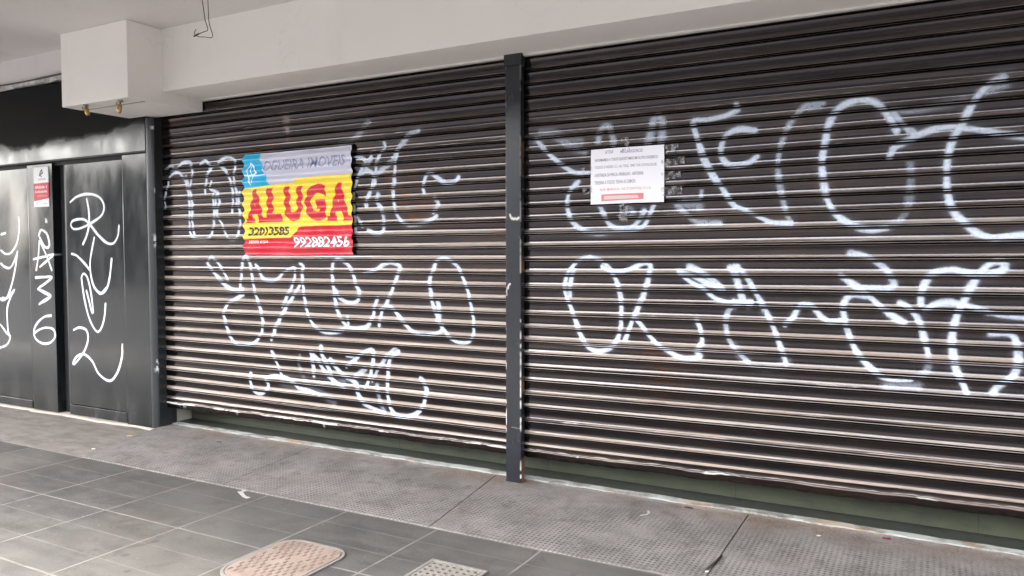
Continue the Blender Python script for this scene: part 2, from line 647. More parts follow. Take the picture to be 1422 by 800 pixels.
M_POST = mat_post()
t = NT('worn_grey_trim')
n = t.noise(6, 6, .65, vec=t.mapping((1, 1, .4)))
c = t.mix(n, (.010, .011, .012), (.026, .028, .03))
c = t.mix(t.attr('bare').outputs['Fac'], c, (.62, .62, .60))
t.set(Base_Color=c, Roughness=.3)
t.b.inputs['IOR'].default_value = 1.6
M_TRIM = t.m

STROKES = {
 'L': [
  [0.9,0.9,-5817,1898,-5822,1991,-5782,2082,-5752,2157,-5682,2202,-5614,2180,-5559,2125,-5528,2041,-5513,1950,-5512,1829,-5515,1708,-5473,1648,-5374,1631,-5287,1638,-5243,1689,-5219,1778,-5202,1880,-5193,1968,-5171,2011],
  [0.9,0.9,-5800,2228,-5737,2255,-5669,2232,-5589,2277,-5499,2276,-5478,2233,-5469,2173,-5493,2099,-5506,2040],
  [0.9,0.9,-5547,2162,-5516,2070,-5486,1979,-5477,1888,-5480,1768,-5461,1677],
  [0.9,0.9,-5368,2257,-5313,2276,-5271,2251,-5240,2220,-5284,2164,-5307,2091,-5320,2017],
  [0.9,0.9,-5261,2207,-5197,2233,-5134,2222,-5072,2182,-5032,2122,-5003,2048,-4994,1961,-5007,1846],
  [0.9,0.9,-5154,2259,-5090,2285,-5007,2283,-4957,2241,-4969,2177,-4981,2105,-4952,2003,-4955,1902],
  [0.9,0.9,-5243,2103,-5255,2044,-5181,2012,-5151,1937,-5185,1850,-5155,1791,-5114,1731,-5074,1657,-5023,1628,-4961,1641,-4928,1713,-4916,1814,-4934,1916,-4922,2002],
  [0.9,0.9,-5224,1999,-5222,1910,-5212,1822],
  [2.2,0.42,-3860,2316,-3775,2323,-3707,2357,-3657,2405,-3607,2446],
  [0.9,0.8,-3742,2216,-3676,2206,-3626,2177,-3585,2200,-3577,2225],
  [0.9,0.85,-3626,2171,-3685,2096,-3728,2007,-3746,1929,-3739,1811,-3733,1666],
  [1,0.8,-3577,2193,-3644,2107,-3694,2070],
  [1,0.85,-3627,2119,-3562,2077,-3554,2012,-3605,1937,-3638,1860,-3622,1860],
  [0.9,0.8,-3462,2301,-3463,2256,-3520,2190,-3545,2089,-3571,2026,-3588,1949,-3630,1886],
  [1.3,0.75,-3165,2354,-3242,2335,-3305,2277,-3352,2230,-3384,2169,-3480,2111,-3562,2051],
  [1,0.9,-3344,2230,-3369,2130,-3378,2029,-3387,1928,-3372,1826,-3333,1749,-3263,1710,-3155,1714,-3064,1743,-3019,1767],
  [1,0.75,-3042,1792,-3004,1846,-3033,1890],
  [1.2,0.75,-3523,1934,-3532,1882,-3492,1830,-3476,1765,-3477,1675,-3534,1650,-3616,1678],
  [0.8,0.7,-3715,1771,-3665,1705],
  [1.0,0.95,-3123,1931,-3130,1968,-3107,2041,-3062,2058,-2988,2011,-2944,1985,-2871,1993,-2840,2022],
  [1,0.9,-5308,1431,-5264,1479,-5209,1460,-5142,1393,-5062,1289],
  [1.2,1,-5308,1431,-5226,1354,-5131,1278,-5050,1232,-4956,1215,-4903,1225],
  [1,1,-4929,1234,-4913,1338,-4898,1442,-4857,1489,-4819,1442,-4795,1340,-4771,1228,-4734,1135,-4698,1043,-4682,951,-4715,856,-4794,795,-4900,771,-4993,785,-5059,848,-5111,971,-5123,1028,-5080,1097,-4985,1147,-4890,1184],
  [1,0.95,-4754,1424,-4716,1387,-4679,1322,-4591,1296,-4515,1315,-4452,1362,-4365,1399,-4329,1390,-4343,1309,-4381,1236,-4431,1162,-4469,1097],
  [1.1,1,-4283,1274,-4345,1191,-4420,1107,-4483,1023,-4542,938,-4574,863,-4592,834],
  [1,1,-4280,1435,-4249,1417,-4258,1346,-4248,1238,-4226,1113,-4192,1025,-4134,956,-4041,921,-3949,920,-3858,936],
  [1,0.9,-4589,741,-4552,679,-4504,590,-4480,554],
  [1.1,0.9,-4825,548,-4827,472,-4789,409,-4711,396,-4646,439,-4632,487,-4657,513,-4580,547,-4455,547,-4357,509,-4309,476,-4213,466,-4095,440],
  [1.2,0.4,-4292,732,-4306,658,-4259,571],
  [1.2,0.9,-4184,765,-4162,686,-4152,579],
  [1.2,0.9,-4078,807,-4067,745,-4021,677,-3977,592],
  [1.2,0.85,-4172,757,-4114,707,-4045,622,-3954,558,-3850,513],
  [2.6,0.4,-4236,518,-4118,465,-3956,398],
  [2.4,0.35,-4481,499,-4237,482,-4047,515,-3863,547],
  [1,0.95,-3945,1244,-3960,1349,-3954,1428,-3920,1463,-3875,1463,-3808,1429,-3764,1369,-3733,1283,-3700,1224,-3723,1163,-3812,1152,-3890,1185,-3934,1236,-3931,1157,-3903,1071,-3847,994,-3792,962,-3693,966,-3627,986,-3573,1065,-3561,1134,-3529,1194],
  [1,0.9,-3984,924,-3870,946,-3814,978,-3813,1039],
  [1,1,-3655,1370,-3569,1387,-3484,1430,-3410,1447,-3338,1423,-3339,1389,-3370,1323,-3408,1239,-3455,1154,-3498,1085,-3524,991],
  [1,1,-3508,1110,-3455,1133,-3403,1122,-3352,1073,-3281,1001,-3210,955,-3111,943,-3032,955,-2984,981,-2974,1022],
  [1,0.95,-3049,1392,-3079,1327,-3069,1230,-3050,1149,-3022,1085,-2993,1021,-2955,975,-2917,936,-2850,908,-2766,912,-2729,961,-2725,1064,-2746,1158,-2768,1252,-2801,1331,-2848,1417,-2914,1465,-2971,1476,-3019,1457,-3049,1400],
  [1.3,0.9,-3011,1174,-3002,1102,-3012,1053],
  [1.2,0.85,-3988,715,-3920,649,-3853,601,-3742,557,-3721,472,-3656,408,-3570,382,-3484,364],
  [1.1,0.85,-3829,673,-3762,721,-3651,797,-3586,809,-3576,758,-3599,654,-3632,566,-3654,529],
  [1,0.8,-3828,751,-3761,747],
  [1.1,0.8,-3375,838,-3459,766,-3545,658,-3589,586],
  [1.1,0.95,-3354,814,-3428,751,-3443,665,-3451,563,-3445,462,-3411,380,-3338,345,-3246,362,-3165,412,-3124,490,-3110,557,-3143,621,-3163,636],
  [1.4,0.8,-3741,609,-3653,667],
  [1.5,0.6,-3546,555,-3526,455,-3484,373],
 ],
 'R': [
  [1.8,0.5,-2250,2231,-2180,2250,-2110,2233,-2015,2177,-1921,2134],
  [1,0.9,-2250,2231,-2208,2178,-2138,2111,-2069,2058,-1988,2010,-1895,1999],
  [1.8,0.35,-2222,2278,-2124,2259,-2029,2215,-1948,2197],
  [1.5,0.6,-1830,2189,-1817,2254,-1778,2280,-1753,2260,-1733,2194,-1727,2157],
  [1.8,0.65,-1515,2143,-1491,2234,-1480,2291,-1444,2305,-1425,2264,-1431,2183,-1431,2149],
  [1,0.85,-1961,1954,-2008,1907,-2035,1846,-2028,1760,-1994,1697,-1920,1647,-1828,1631,-1712,1638,-1586,1647,-1524,1688,-1488,1769,-1476,1792],
  [1.1,0.8,-1822,1803,-1789,1741,-1750,1680,-1686,1655,-1611,1666,-1561,1712,-1537,1758],
  [2,0.4,-1637,1785,-1605,1748],
  [1,0.95,-1244,2260,-1232,2191,-1208,2111,-1185,2042,-1150,1972,-1110,1903],
  [1.3,0.6,-1333,1787,-1274,1728,-1216,1687,-1089,1679],
  [1.6,0.5,-1321,1798,-1263,1785,-1205,1777],
  [1,0.6,-1194,1862,-1205,1817,-1298,1809],
  [1,0.9,-1003,2334,-996,2307,-1063,2279,-1173,2263,-1244,2264,-1236,2210,-1207,2125,-1171,2039,-1122,1953,-1073,1869,-1017,1784,-936,1741,-870,1705,-804,1677,-702,1668],
  [1.1,0.85,-902,2184,-981,2197,-1049,2175,-1082,2116,-1082,2061,-1054,2012,-999,1995,-926,2011,-887,2042],
  [1.2,0.62,-549,2299,-598,2310,-647,2288,-697,2234,-734,2171,-764,2081,-776,1989,-768,1896,-748,1802,-728,1722,-702,1668],
  [2.0,0.6,-617,2292,-574,2294],
  [1.2,1,-197,2130,-221,2181,-255,2234,-302,2282,-360,2300,-418,2293,-477,2260,-518,2193,-535,2117,-548,2015,-544,1911,-530,1820,-499,1741,-444,1682,-372,1642,-302,1628,-234,1636],
  [1.4,0.45,-234,1636,-178,1670,-140,1731,-131,1817,-127,1903,-133,1965],
  [1.2,0.85,-229,1996,-207,2044,-163,2066,-97,2098,-33,2123,31,2130,94,2119,167,2102,258,2077,349,2059],
  [1.2,1,257,2345,212,2327,163,2279,123,2212,89,2132,53,2063,34,1980,30,1895,37,1798,60,1719,114,1651,167,1602,228,1578,279,1583,360,1588],
  [1.4,0.5,-222,2237,-133,2223,-24,2237,102,2250],
  [1.2,0.8,-222,2231,-164,2152,-120,2112],
  [1.9,0.6,163,2279,213,2303,263,2322],
  [1,1,-1882,1484,-1944,1471,-2000,1426,-2043,1354,-2050,1269,-2014,1179,-1978,1089,-1943,999,-1894,931,-1838,908,-1770,918,-1716,960,-1683,1037,-1677,1126,-1677,1214,-1698,1314,-1731,1383,-1779,1440,-1827,1471,-1882,1484],
  [1,0.9,-1993,1400,-2014,1322,-2021,1243],
  [1,1,-1799,1427,-1745,1402,-1678,1396,-1599,1422,-1534,1451,-1496,1435,-1508,1355,-1533,1268,-1572,1180,-1610,1091,-1649,988],
  [1,1,-1584,1117,-1552,1081,-1513,1033,-1455,974,-1378,929,-1316,902,-1242,900,-1194,915,-1212,938,-1183,1000,-1195,1072,-1214,1119],
  [1.3,0.85,-1259,1430,-1198,1401,-1126,1354,-1067,1302],
  [1,0.95,-1320,1393,-1258,1346,-1173,1300,-1114,1253,-1043,1232,-924,1229],
  [1.2,0.9,-1320,1399,-1246,1376,-1162,1341,-1067,1302],
  [1.3,0.9,-987,1432,-1010,1420,-987,1362,-969,1292,-957,1246],
  [1,0.75,-985,1216,-1031,1185,-1048,1125,-1041,1055,-1017,997,-971,941,-920,897],
  [1.2,0.9,-1003,1233,-912,1235,-923,1212],
  [1.2,0.9,-994,1432,-987,1362,-963,1257],
  [1.2,0.85,-1028,1426,-982,1420,-936,1374,-890,1294,-844,1214,-805,1135,-776,1067,-748,989,-725,921,-719,899],
  [1.6,0.35,-1001,986,-954,918,-885,876,-774,878,-709,911],
  [1,0.95,-728,1115,-690,1151,-659,1208,-627,1226,-585,1216,-548,1173,-501,1141,-444,1149],
  [1.2,0.8,-404,1506,-344,1495,-285,1463,-231,1420,-211,1383,-196,1346,-224,1324,-273,1323,-342,1327],
  [1.2,1,-448,1386,-402,1353,-351,1316,-291,1263,-242,1216,-193,1180,-149,1150],
  [1.1,0.95,-321,1284,-381,1288,-421,1265,-435,1216,-424,1150,-403,1074,-366,988,-315,926,-255,870,-197,853,-111,859],
  [1.3,0.5,-111,859,-55,890,-33,934,-34,997],
  [1.1,0.9,-34,997,-49,1059,-69,1132,-98,1195,-137,1236,-166,1251],
  [1.8,0.5,-216,819,-82,830],
  [1.2,0.95,-71,1248,-72,1301,-55,1354,-28,1396,17,1417,71,1423,125,1408,178,1398,230,1404,272,1419,284,1449,254,1464,212,1444,178,1398,144,1336,119,1274,93,1212,77,1139,69,1066,80,973,100,901,123,851,137,816],
  [1.1,0.85,-52,1217,-7,1250,48,1262,110,1253,181,1230,251,1207,368,1196,420,1193],
  [1.2,0.85,236,1110,296,1116,330,1099,344,1050,349,990,342,939,318,897,267,853,251,826],
 ],
 'D': [
  [1.0,1.0,-7012,1990,-6912,2036,-6751,2054,-6595,2024,-6521,1945,-6555,1860,-6698,1796,-6859,1750,-6973,1742,-7014,1783,-6970,1821,-6824,1828,-6730,1777,-6609,1678,-6488,1609,-6396,1609,-6334,1674,-6316,1759],
  [1.0,1.0,-6769,2011,-6742,1894,-6746,1777,-6782,1680,-6840,1603],
  [1.0,1.0,-6672,1660,-6714,1543,-6744,1426,-6733,1309,-6690,1212,-6598,1159,-6519,1196,-6469,1293,-6432,1466],
  [1.0,1.0,-7016,1515,-6935,1495,-6824,1426,-6753,1367],
  [1.0,1.0,-7501,1690,-7464,1740,-7378,1709,-7337,1627,-7350,1576,-7419,1587,-7484,1669],
  [1.0,1.0,-7496,1639,-7517,1505,-7559,1361],
  [1.0,1.0,-7496,1639,-7404,1525,-7308,1363],
  [1.0,1.0,-7600,1464,-7441,1485,-7274,1509,-7373,1454,-7497,1392],
  [1.0,1.0,-7573,1288,-7449,1294,-7311,1294,-7435,1228,-7525,1186,-7438,1157,-7336,1118,-7460,1057,-7478,1053],
  [1.0,1.0,-7851,1872,-7851,1736,-7901,1611,-7998,1527,-8093,1516,-8167,1549],
  [1.0,1.0,-7886,1537,-7947,1442,-8025,1378,-8119,1388,-8174,1420],
  [1.0,1.0,-7886,1537,-7931,1379,-7995,1230,-8077,1100,-8155,1055,-8231,1075],
  [1.0,1.0,-8159,1709,-8090,1719],
  [1.0,1.0,-6688,1205,-6603,1157,-6516,1209],
  [1.0,1.0,-7014,810,-6923,836,-6820,814,-6800,733,-6842,640,-6919,562,-7013,492,-7027,509,-6964,568,-6859,593,-6743,537,-6660,434,-6548,380,-6462,386,-6375,472,-6316,600,-6306,714],
  [1.0,1.0,-7539,1179,-7435,1144,-7341,1114,-7438,1078,-7527,1034],
  [1.0,1.0,-7340,931,-7445,917,-7561,856,-7623,777,-7601,701,-7489,660,-7361,676,-7285,736,-7308,801,-7418,815,-7532,791,-7605,759],
  [1.0,1.0,-7963,1161,-8035,1081,-8092,982,-8098,863,-8087,746,-8055,698],
  [1.0,1.0,-7980,1151,-8087,1080,-8175,1078],
  [1.0,1.0,-8242,808,-8207,800,-8123,734,-8055,688,-8111,616,-8218,581,-8254,575],
  [0.9,1.0,-6869,1255,-6878,1294,-6844,1334,-6792,1302,-6753,1204,-6727,1074,-6720,983,-6741,995,-6769,1073,-6808,1177],
  [1,1.0,-6878,1294,-6861,1189,-6833,1071,-6785,941,-6715,845,-6653,809,-6599,850,-6554,949,-6534,1066],
 ],
}


# ------------------------------------------------------------------ the ground
b = MB()
xs = [-400, -40, -12, -6, 0, 6, 12, 40, 400]
ys = [.56, 1.5, 3.0, 4.75]
for i in range(len(xs) - 1):
    for j in range(len(ys) - 1):
        b.quad((xs[i], ys[j], 0), (xs[i + 1], ys[j], 0), (xs[i + 1], ys[j + 1], 0), (xs[i], ys[j + 1], 0))
bmesh.ops.remove_doubles(b.bm, verts=b.bm.verts[:], dist=1e-4)
pave = struct(b.build('pavement', M_PAVE), 'dark slate pavement slabs with pale joints in front of the shop', 'pavement')

# street beyond the pavement, behind the camera
M_ROAD = plain('asphalt', (.04, .04, .041), .85, 0, .3, 3, .4)
rd = MB().box(-400, 400, -400, .40, -.3, -.13).build('road', M_ROAD)
struct(rd, 'grey asphalt street behind the pavement', 'road')
kb = MB().box(-400, 400, .40, .558, -.3, .002, .012).build('kerb', plain('kerb_stone', (.20, .195, .185), .85, 0, .2, 5, .4))
struct(kb, 'stone kerb between the pavement and the street', 'kerb')

# low row of shops across the street (unseen, added for skylight and reflections)
ob = thing('building', 'long low row of grey shops across the street, unseen, added for the reflections in the black doors', 'building', (-6, -24, 0))
MB().box(-60, 45, -30, -24, -.13, 7.7).build('wall', plain('far_wall', (.11, .11, .11), .9), ob)
MB().box(-60.3, 45.3, -30, -23.7, 7.702, 8.0).build('roof', plain('far_roof', (.16, .13, .12), .9), ob)
b = MB()
for k in range(20):
    x = -57 + k * 5.1
    b.box(x, x + 3.6, -23.998, -23.9, -.1, 3.0)
b.build('shopfront', plain('far_shutter', (.10, .105, .115), .5), ob)

# sloping anti-slip strip at the foot of the shutters, cast in bays
RX = [-5.62, -4.135, -2.50, -.915, .72, 2.4]
b = MB()
y0, y1 = 3.487, 4.480
for i in range(len(RX) - 1):
    g = .0035
    skew = .08 if i else 0
    xa0, xa1 = RX[i] + g + (.07 if i in (1, 2) else 0.0), RX[i] + g - (.07 if i in (1, 2) else 0.0)
    xb0 = RX[i + 1] - g + (.07 if i + 1 in (1, 2) else 0.0)
    xb1 = RX[i + 1] - g - (.07 if i + 1 in (1, 2) else 0.0)
    if i == 0:
        xa0, xa1 = -5.55, -5.90
    z0, z1 = .004, .026
    lo = [b.bm.verts.new(p) for p in ((xa0, y0, z0), (xb0, y0, z0), (xb1, y1, z1), (xa1, y1, z1))]
    dn = [b.bm.verts.new((v.co.x, v.co.y, -.08)) for v in lo]
    b.bm.faces.new(lo)
    for k in range(4):
        b.bm.faces.new((lo[k], dn[k], dn[(k + 1) % 4], lo[(k + 1) % 4]))
ramp = struct(b.build('ramp', M_RAMP), 'sloping anti-slip cement strip along the foot of the shutters', 'ramp')

# worn pale edging and the channel behind it
t = NT('pale_edging')
n = t.noise(7, 7, .7)
c = t.mix(t.ramp(n, .35, .6), (.15, .135, .115), (.34, .35, .32))
c = t.mix(t.math('MULTIPLY', t.ramp(t.noise(3, 5), .55, .7), .7), c, (.36, .22, .12))
t.set(Base_Color=c, Roughness=.8)
t.bump(t.noise(40, 5), .5, .01)
M_EDGE = t.m
b = MB()
nx = 420
XX = np.linspace(-5.92, 2.4, nx)
fr = 4.474 + .007 * smooth_noise(nx, 6) + .006 * smooth_noise(nx, 2)
fr = fr - np.maximum(0, smooth_noise(nx, 3) - .6) * -.03
bk = 4.545 + .004 * smooth_noise(nx, 8)
zz = .033 + .003 * smooth_noise(nx, 5)
rows = [[b.bm.verts.new((x, a, .015)) for x, a in zip(XX, fr)],
        [b.bm.verts.new((x, a + .004, z)) for x, a, z in zip(XX, fr, zz)],
        [b.bm.verts.new((x, a, z)) for x, a, z in zip(XX, bk, zz)],
        [b.bm.verts.new((x, a + .002, .010)) for x, a in zip(XX, bk)]]
for r0, r1 in zip(rows[:-1], rows[1:]):
    for i in range(nx - 1):
        b.bm.faces.new((r0[i], r0[i + 1], r1[i + 1], r1[i]))
edge = struct(b.build('threshold', M_EDGE), 'chipped pale threshold edging under the shutters', 'threshold')

M_CHAN = plain('shaded_channel', (.032, .035, .027), .45, 0, .35, 5, .4)  # floor toned dark, the shade of the recess put into its colour
chan = MB().box(-5.94, 2.4, 4.55, 4.78, -.05, .016).build('channel_floor', M_CHAN)
struct(chan, 'channel floor behind the pale threshold, shade put into its dark colour', 'floor')
t = NT('olive_stone')
n = t.noise(4, 6, .65)
c = t.mix(n, (.048, .052, .032), (.088, .095, .058))
c = t.mix(t.math('MULTIPLY', t.ramp(t.noise(2.2, 7, .7, vec=t.mapping((1, 1, 3))), .48, .66), .6), c, (.032, .030, .024))
seam = t.ramp(t.math('ABSOLUTE', t.math('SUBTRACT', t.math('FRACT', t.math('ADD', t.math('DIVIDE', t.sep()[0], 1.27), 40.33)), .5)), .0025, .0010)
c = t.mix(t.math('MULTIPLY', seam, .7), c, (.02, .02, .018))
t.set(Base_Color=c, Roughness=t.lerp(n, .30, .5))
M_OLIVE = t.m
M_JAMB = plain('beige_render', (.50, .45, .37), .8, 0, .2, 5, .3)
ris = tag(MB().box(-5.94, 2.4, 4.762, 4.86, .0161, .62, .003).build('step_riser', M_OLIVE), 'olive green stone step seen under the shutters', 'step')
jam = tag(MB().box(-6.02, -5.95, 4.50, 4.86, .0, .66).build('jamb', M_JAMB), 'beige rendered jamb stub at the left end under the shutter', 'jamb')

# the facade goes on past both ends of the picture
struct(MB().box(-30, -10.02, 4.36, 4.9, 0, 3.45).build('facade_wall', M_JAMB), 'plain rendered facade beyond the black doors', 'wall')
struct(MB().box(2.42, 14, 4.36, 4.9, 0, 2.765).build('facade_wall', M_JAMB), 'plain rendered facade beyond the right shutter', 'wall')
struct(MB().box(1.32, 2.418, 4.40, 4.52, .03, 2.757).build('facade_panel', M_DARK), 'dark metal panel beyond the right shutter', 'wall')

# black backing behind the shutters, added to stop light leaking in
b = MB()
b.box(-6.2, 2.5, 5.2, 5.3, 0, 3.3)
b.box(-6.2, 2.5, 4.87, 5.2, .5, .62)
tag(b.build('light_stop', M_DARK), 'unseen black backing behind the step, added to stop light leaks', 'wall')

# ------------------------------------------------------------------ canopy, beam, boxed downstand
ZC = 3.25
struct(MB().box(-6.32, 14.0, .45, 4.06, ZC, 3.55).build('ceiling', M_CEIL), 'pale painted underside of the street canopy', 'ceiling')
struct(MB().box(-30, -6.325, .45, 4.5, 3.40, 3.55).build('ceiling', M_CEIL), 'shaded raised bay of the canopy ceiling beside the white box', 'ceiling')
beam = MB()
beam.box(-5.32, 14.0, 4.052, 4.75, 2.772, 3.6, .004)
tag(beam.build('beam', M_BEAM), 'long pale painted beam above both shutters', 'beam')
tag(MB().box(-5.88, 2.4, 4.40, 4.432, 2.758, 2.7715).build('trim', plain('pale_trim', (.66, .63, .60), .6)), 'thin pale plaster bead where beam meets the shutters', 'trim')

bx = thing('boxed_downstand', 'white painted box hanging from the ceiling at the left of the beam', 'box', (-5.72, 4.0, 2.675))
b = MB()
b.box(-6.13, -5.312, 3.752, 4.425, 2.676, 3.249, .005)
b.build('casing', M_BEAM, bx)
b = MB()
b.box(-6.10, -5.34, 3.90, 3.915, 2.671, 2.6755)
b.build('joint_strip', plain('grey_joint', (.36, .33, .32), .7), bx)


def holder(x, y, tilt, label):
    o = thing('lamp_holder', label, 'lamp holder', (x, y, 2.676), 'empty brass lamp holders under the white box')
    p0 = Vector((x, y, 2.676))
    b = MB()
    b.tube([p0 + Vector((0, 0, .0005)), p0 + Vector((0, 0, -.012))], .02, 12)
    b.build('ceiling_cup', M_GREY, o, True)
    d = Vector((math.sin(tilt), -.15, -math.cos(tilt))).normalized()
    a = p0 + Vector((0, 0, -.012))
    b = MB()
    b.tube([a, a + d * .022, a + d * .024, a + d * .075, a + d * .078, a + d * .088], [.007, .008, .0165, .0175, .015, .013], 14)
    b.build('socket', M_BRASS, o, True)
    b = MB()
    q = a + d * .01
    b.tube([q + Vector((-.006, 0, 0)), q + Vector((-.03, -.01, -.012)), q + Vector((-.045, 0, .004)), q + Vector((-.05, .01, .014))], .0035, 6)
    b.build('wire_tail', M_GREY, o, True)


holder(-5.86, 3.775, .55, 'tilted brass lamp holder under the white box, the one farther from the beam')
holder(-5.47, 3.80, -.05, 'upright brass lamp holder under the white box, the one nearer the beam')

# loose wire loop hanging from the ceiling in front of the beam
wire = MB()
def bez(pts):
    p = np.array(pts)
    out = []
    q = np.vstack([2 * p[0] - p[1], p, 2 * p[-1] - p[-2]])
    for i in range(1, len(q) - 2):
        for tt in np.linspace(0, 1, 8, endpoint=False):
            out.append(.5 * (2 * q[i] + (-q[i - 1] + q[i + 1]) * tt + (2 * q[i - 1] - 5 * q[i] + 4 * q[i + 1] - q[i + 2]) * tt ** 2 + (-q[i - 1] + 3 * q[i] - 3 * q[i + 1] + q[i + 2]) * tt ** 3))
    out.append(p[-1])
    return out
WA = [(-4.41, 3.68, 3.353), (-4.402, 3.68, 3.227), (-4.393, 3.68, 3.168), (-4.378, 3.68, 3.088), (-4.355, 3.68, 3.023), (-4.401, 3.68, 3.012), (-4.444, 3.68, 3.006)]
WB = [(-4.35, 3.68, 3.343), (-4.348, 3.68, 3.218), (-4.346, 3.68, 3.146), (-4.34, 3.68, 3.064), (-4.31, 3.68, 2.969), (-4.388, 3.68, 2.977), (-4.459, 3.68, 2.991), (-4.487, 3.68, 3.017), (-4.472, 3.68, 3.039)]
wire = MB()
wire.tube(bez(WA), .0028, 6)
wire.tube(bez(WB), .0028, 6)
e_ = WA[-1]
wire.tube([e_, (e_[0] - .05, e_[1], e_[2] - .01)], .006, 6)
tag(wire.build('hanging_wire', M_WIRE, None, True), 'loose loop of thin wire hanging from the ceiling before the beam', 'wire')


# wall strip above the metal front, behind the box
t = NT('peeling_white')
n = t.noise(6, 7, .7)
t.set(Base_Color=t.mix(t.ramp(n, .35, .6), (.30, .27, .25), (.62, .60, .57)), Roughness=.85)
t.bump(n, .6, .02)
M_PEEL = t.m
tag(MB().box(-14, -6.10, 4.375, 4.8, 3.095, 3.45).build('wall', M_CEIL), 'grey painted wall strip above the black metal front', 'wall')
b = MB()
nx = 160
XX = np.linspace(-9.5, -6.11, nx)
lo = 3.105 + .014 * smooth_noise(nx, 9) + .010 * smooth_noise(nx, 3)
hi = 3.150 + .003 * smooth_noise(nx, 10)
v0 = [b.bm.verts.new((x, 4.335, z)) for x, z in zip(XX, lo)]
v1 = [b.bm.verts.new((x, 4.337, z)) for x, z in zip(XX, hi)]
v2 = [b.bm.verts.new((x, 4.375, z)) for x, z in zip(XX, hi)]
for i in range(nx - 1):
    b.bm.faces.new((v0[i], v0[i + 1], v1[i + 1], v1[i]))
    b.bm.faces.new((v1[i], v1[i + 1], v2[i + 1], v2[i]))
tag(b.build('plaster_edge', M_PEEL), 'ragged white plaster edge on top of the black metal front', 'plaster')
pts = [(x, 4.345 + .004 * math.sin(x * 3), 3.163 + .004 * math.sin(x * 5.1)) for x in np.linspace(-9.5, -6.10, 40)]
tag(MB().tube(pts, .008, 6).build('cable', M_WIRE, None, True), 'dark cable running along the top of the white plaster edge', 'cable')
pts = [(x, 4.36, 3.185 + .012 * math.sin((x + 6.4) * 4)) for x in np.linspace(-7.0, -6.10, 20)]
tag(MB().tube(pts, .003, 5).build('thin_cable', M_WIRE, None, True), 'thin slack cable just above the dark cable by the white box', 'cable')


# ------------------------------------------------------------------ black metal front at the left
def panel(name, x0, x1, z0, z1, yf, depth, mat, parent, step=.006, bow=.0, spr=None, chips=None, seed=1):
    nx, nz = max(2, int((x1 - x0) / step)), max(2, int((z1 - z0) / step))
    X, Z = np.linspace(x0, x1, nx), np.linspace(z0, z1, nz)
    A = spray(X, Z, spr, .0098, .38) if spr else np.zeros((nz, nx))
    B = spray(X, Z, chips, .008, .4) if chips else np.zeros((nz, nx))
    P = np.zeros((nz + 2, nx + 2, 3))
    Xe, Ze = np.r_[X[0], X, X[-1]], np.r_[Z[0], Z, Z[-1]]
    P[..., 0] = Xe[None, :]
    P[..., 2] = Ze[:, None]
    yy = yf + bow * (noise2((nz + 2, nx + 2), 90, 60) - .5)
    P[..., 1] = yy
    P[0, :, 1] = P[-1, :, 1] = yf + depth
    P[:, 0, 1] = P[:, -1, 1] = yf + depth
    pad = lambda a: np.pad(a, 1, mode='edge')
    o = grid_mesh(name, P, {'spray': np.pad(A, 1), 'bare': np.pad(B, 1)}, mat, parent, smooth=True)
    me = o.data
    me.polygons.foreach_set('use_smooth', np.ones(len(me.polygons), bool))
    # crisp border: split shading by marking the skirt faces flat
    sm = np.ones((nz + 1, nx + 1), bool)
    sm[0, :] = sm[-1, :] = sm[:, 0] = sm[:, -1] = False
    me.polygons.foreach_set('use_smooth', sm.reshape(-1))
    return o


YD = 4.335
SD = STROKES['D']
hd = thing('metal_fascia', 'black sheet metal fascia above the black doors', 'fascia', (-7.9, YD, 2.36))
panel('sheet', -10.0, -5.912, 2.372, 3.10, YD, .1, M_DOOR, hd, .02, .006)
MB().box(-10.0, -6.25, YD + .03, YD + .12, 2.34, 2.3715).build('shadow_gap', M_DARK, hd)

d1 = thing('metal_door', 'black metal door leaf with a red and white sticker on its right stile', 'door', (-8.0, YD, 0))
panel('door_panel', -9.6, -7.672, .098, 2.34, YD + .012, .06, M_DOOR, d1, .006, .006, SD)
panel('stile', -7.668, -7.265, .012, 2.362, YD, .09, M_DOOR, d1, .006, .003, SD,
      [[1.6, .8, -7.42, 1.755], ] and [[1.5, .9, -7384, 1842, -7384, 1815], [1.3, .9, -7372, 1835, -7366, 1815]])
MB().box(-9.6, -7.676, YD - .002, YD + .05, .018, .092, .003).build('kick_plate', M_DOOR, d1)

d2 = thing('metal_door', 'black metal door leaf with tall white spray tags, beside the clad pillar', 'door', (-6.7, YD, 0))
panel('door_panel', -7.085, -6.243, .115, 2.338, YD + .012, .06, M_DOOR, d2, .006, .006, SD)
MB().box(-7.08, -6.246, YD - .002, YD + .05, .022, .112, .003).build('kick_plate', M_DOOR, d2)
MB().box(-7.13, -7.09, YD + .03, YD + .10, .012, 2.34).build('hinge_stile', M_BLACK, d2)
tag(MB().box(-7.262, -7.132, YD + .075, YD + .15, .012, 2.36).build('door_channel', M_DARK), 'black recessed channel between the two metal doors', 'channel')

pl = thing('clad_pillar', 'black metal clad pillar at the left end of the shutters', 'pillar', (-6.0, YD, 0))
panel('cladding', -6.240, -5.914, .010, 2.3705, YD, .1, M_DOOR, pl, .006, .003, None)
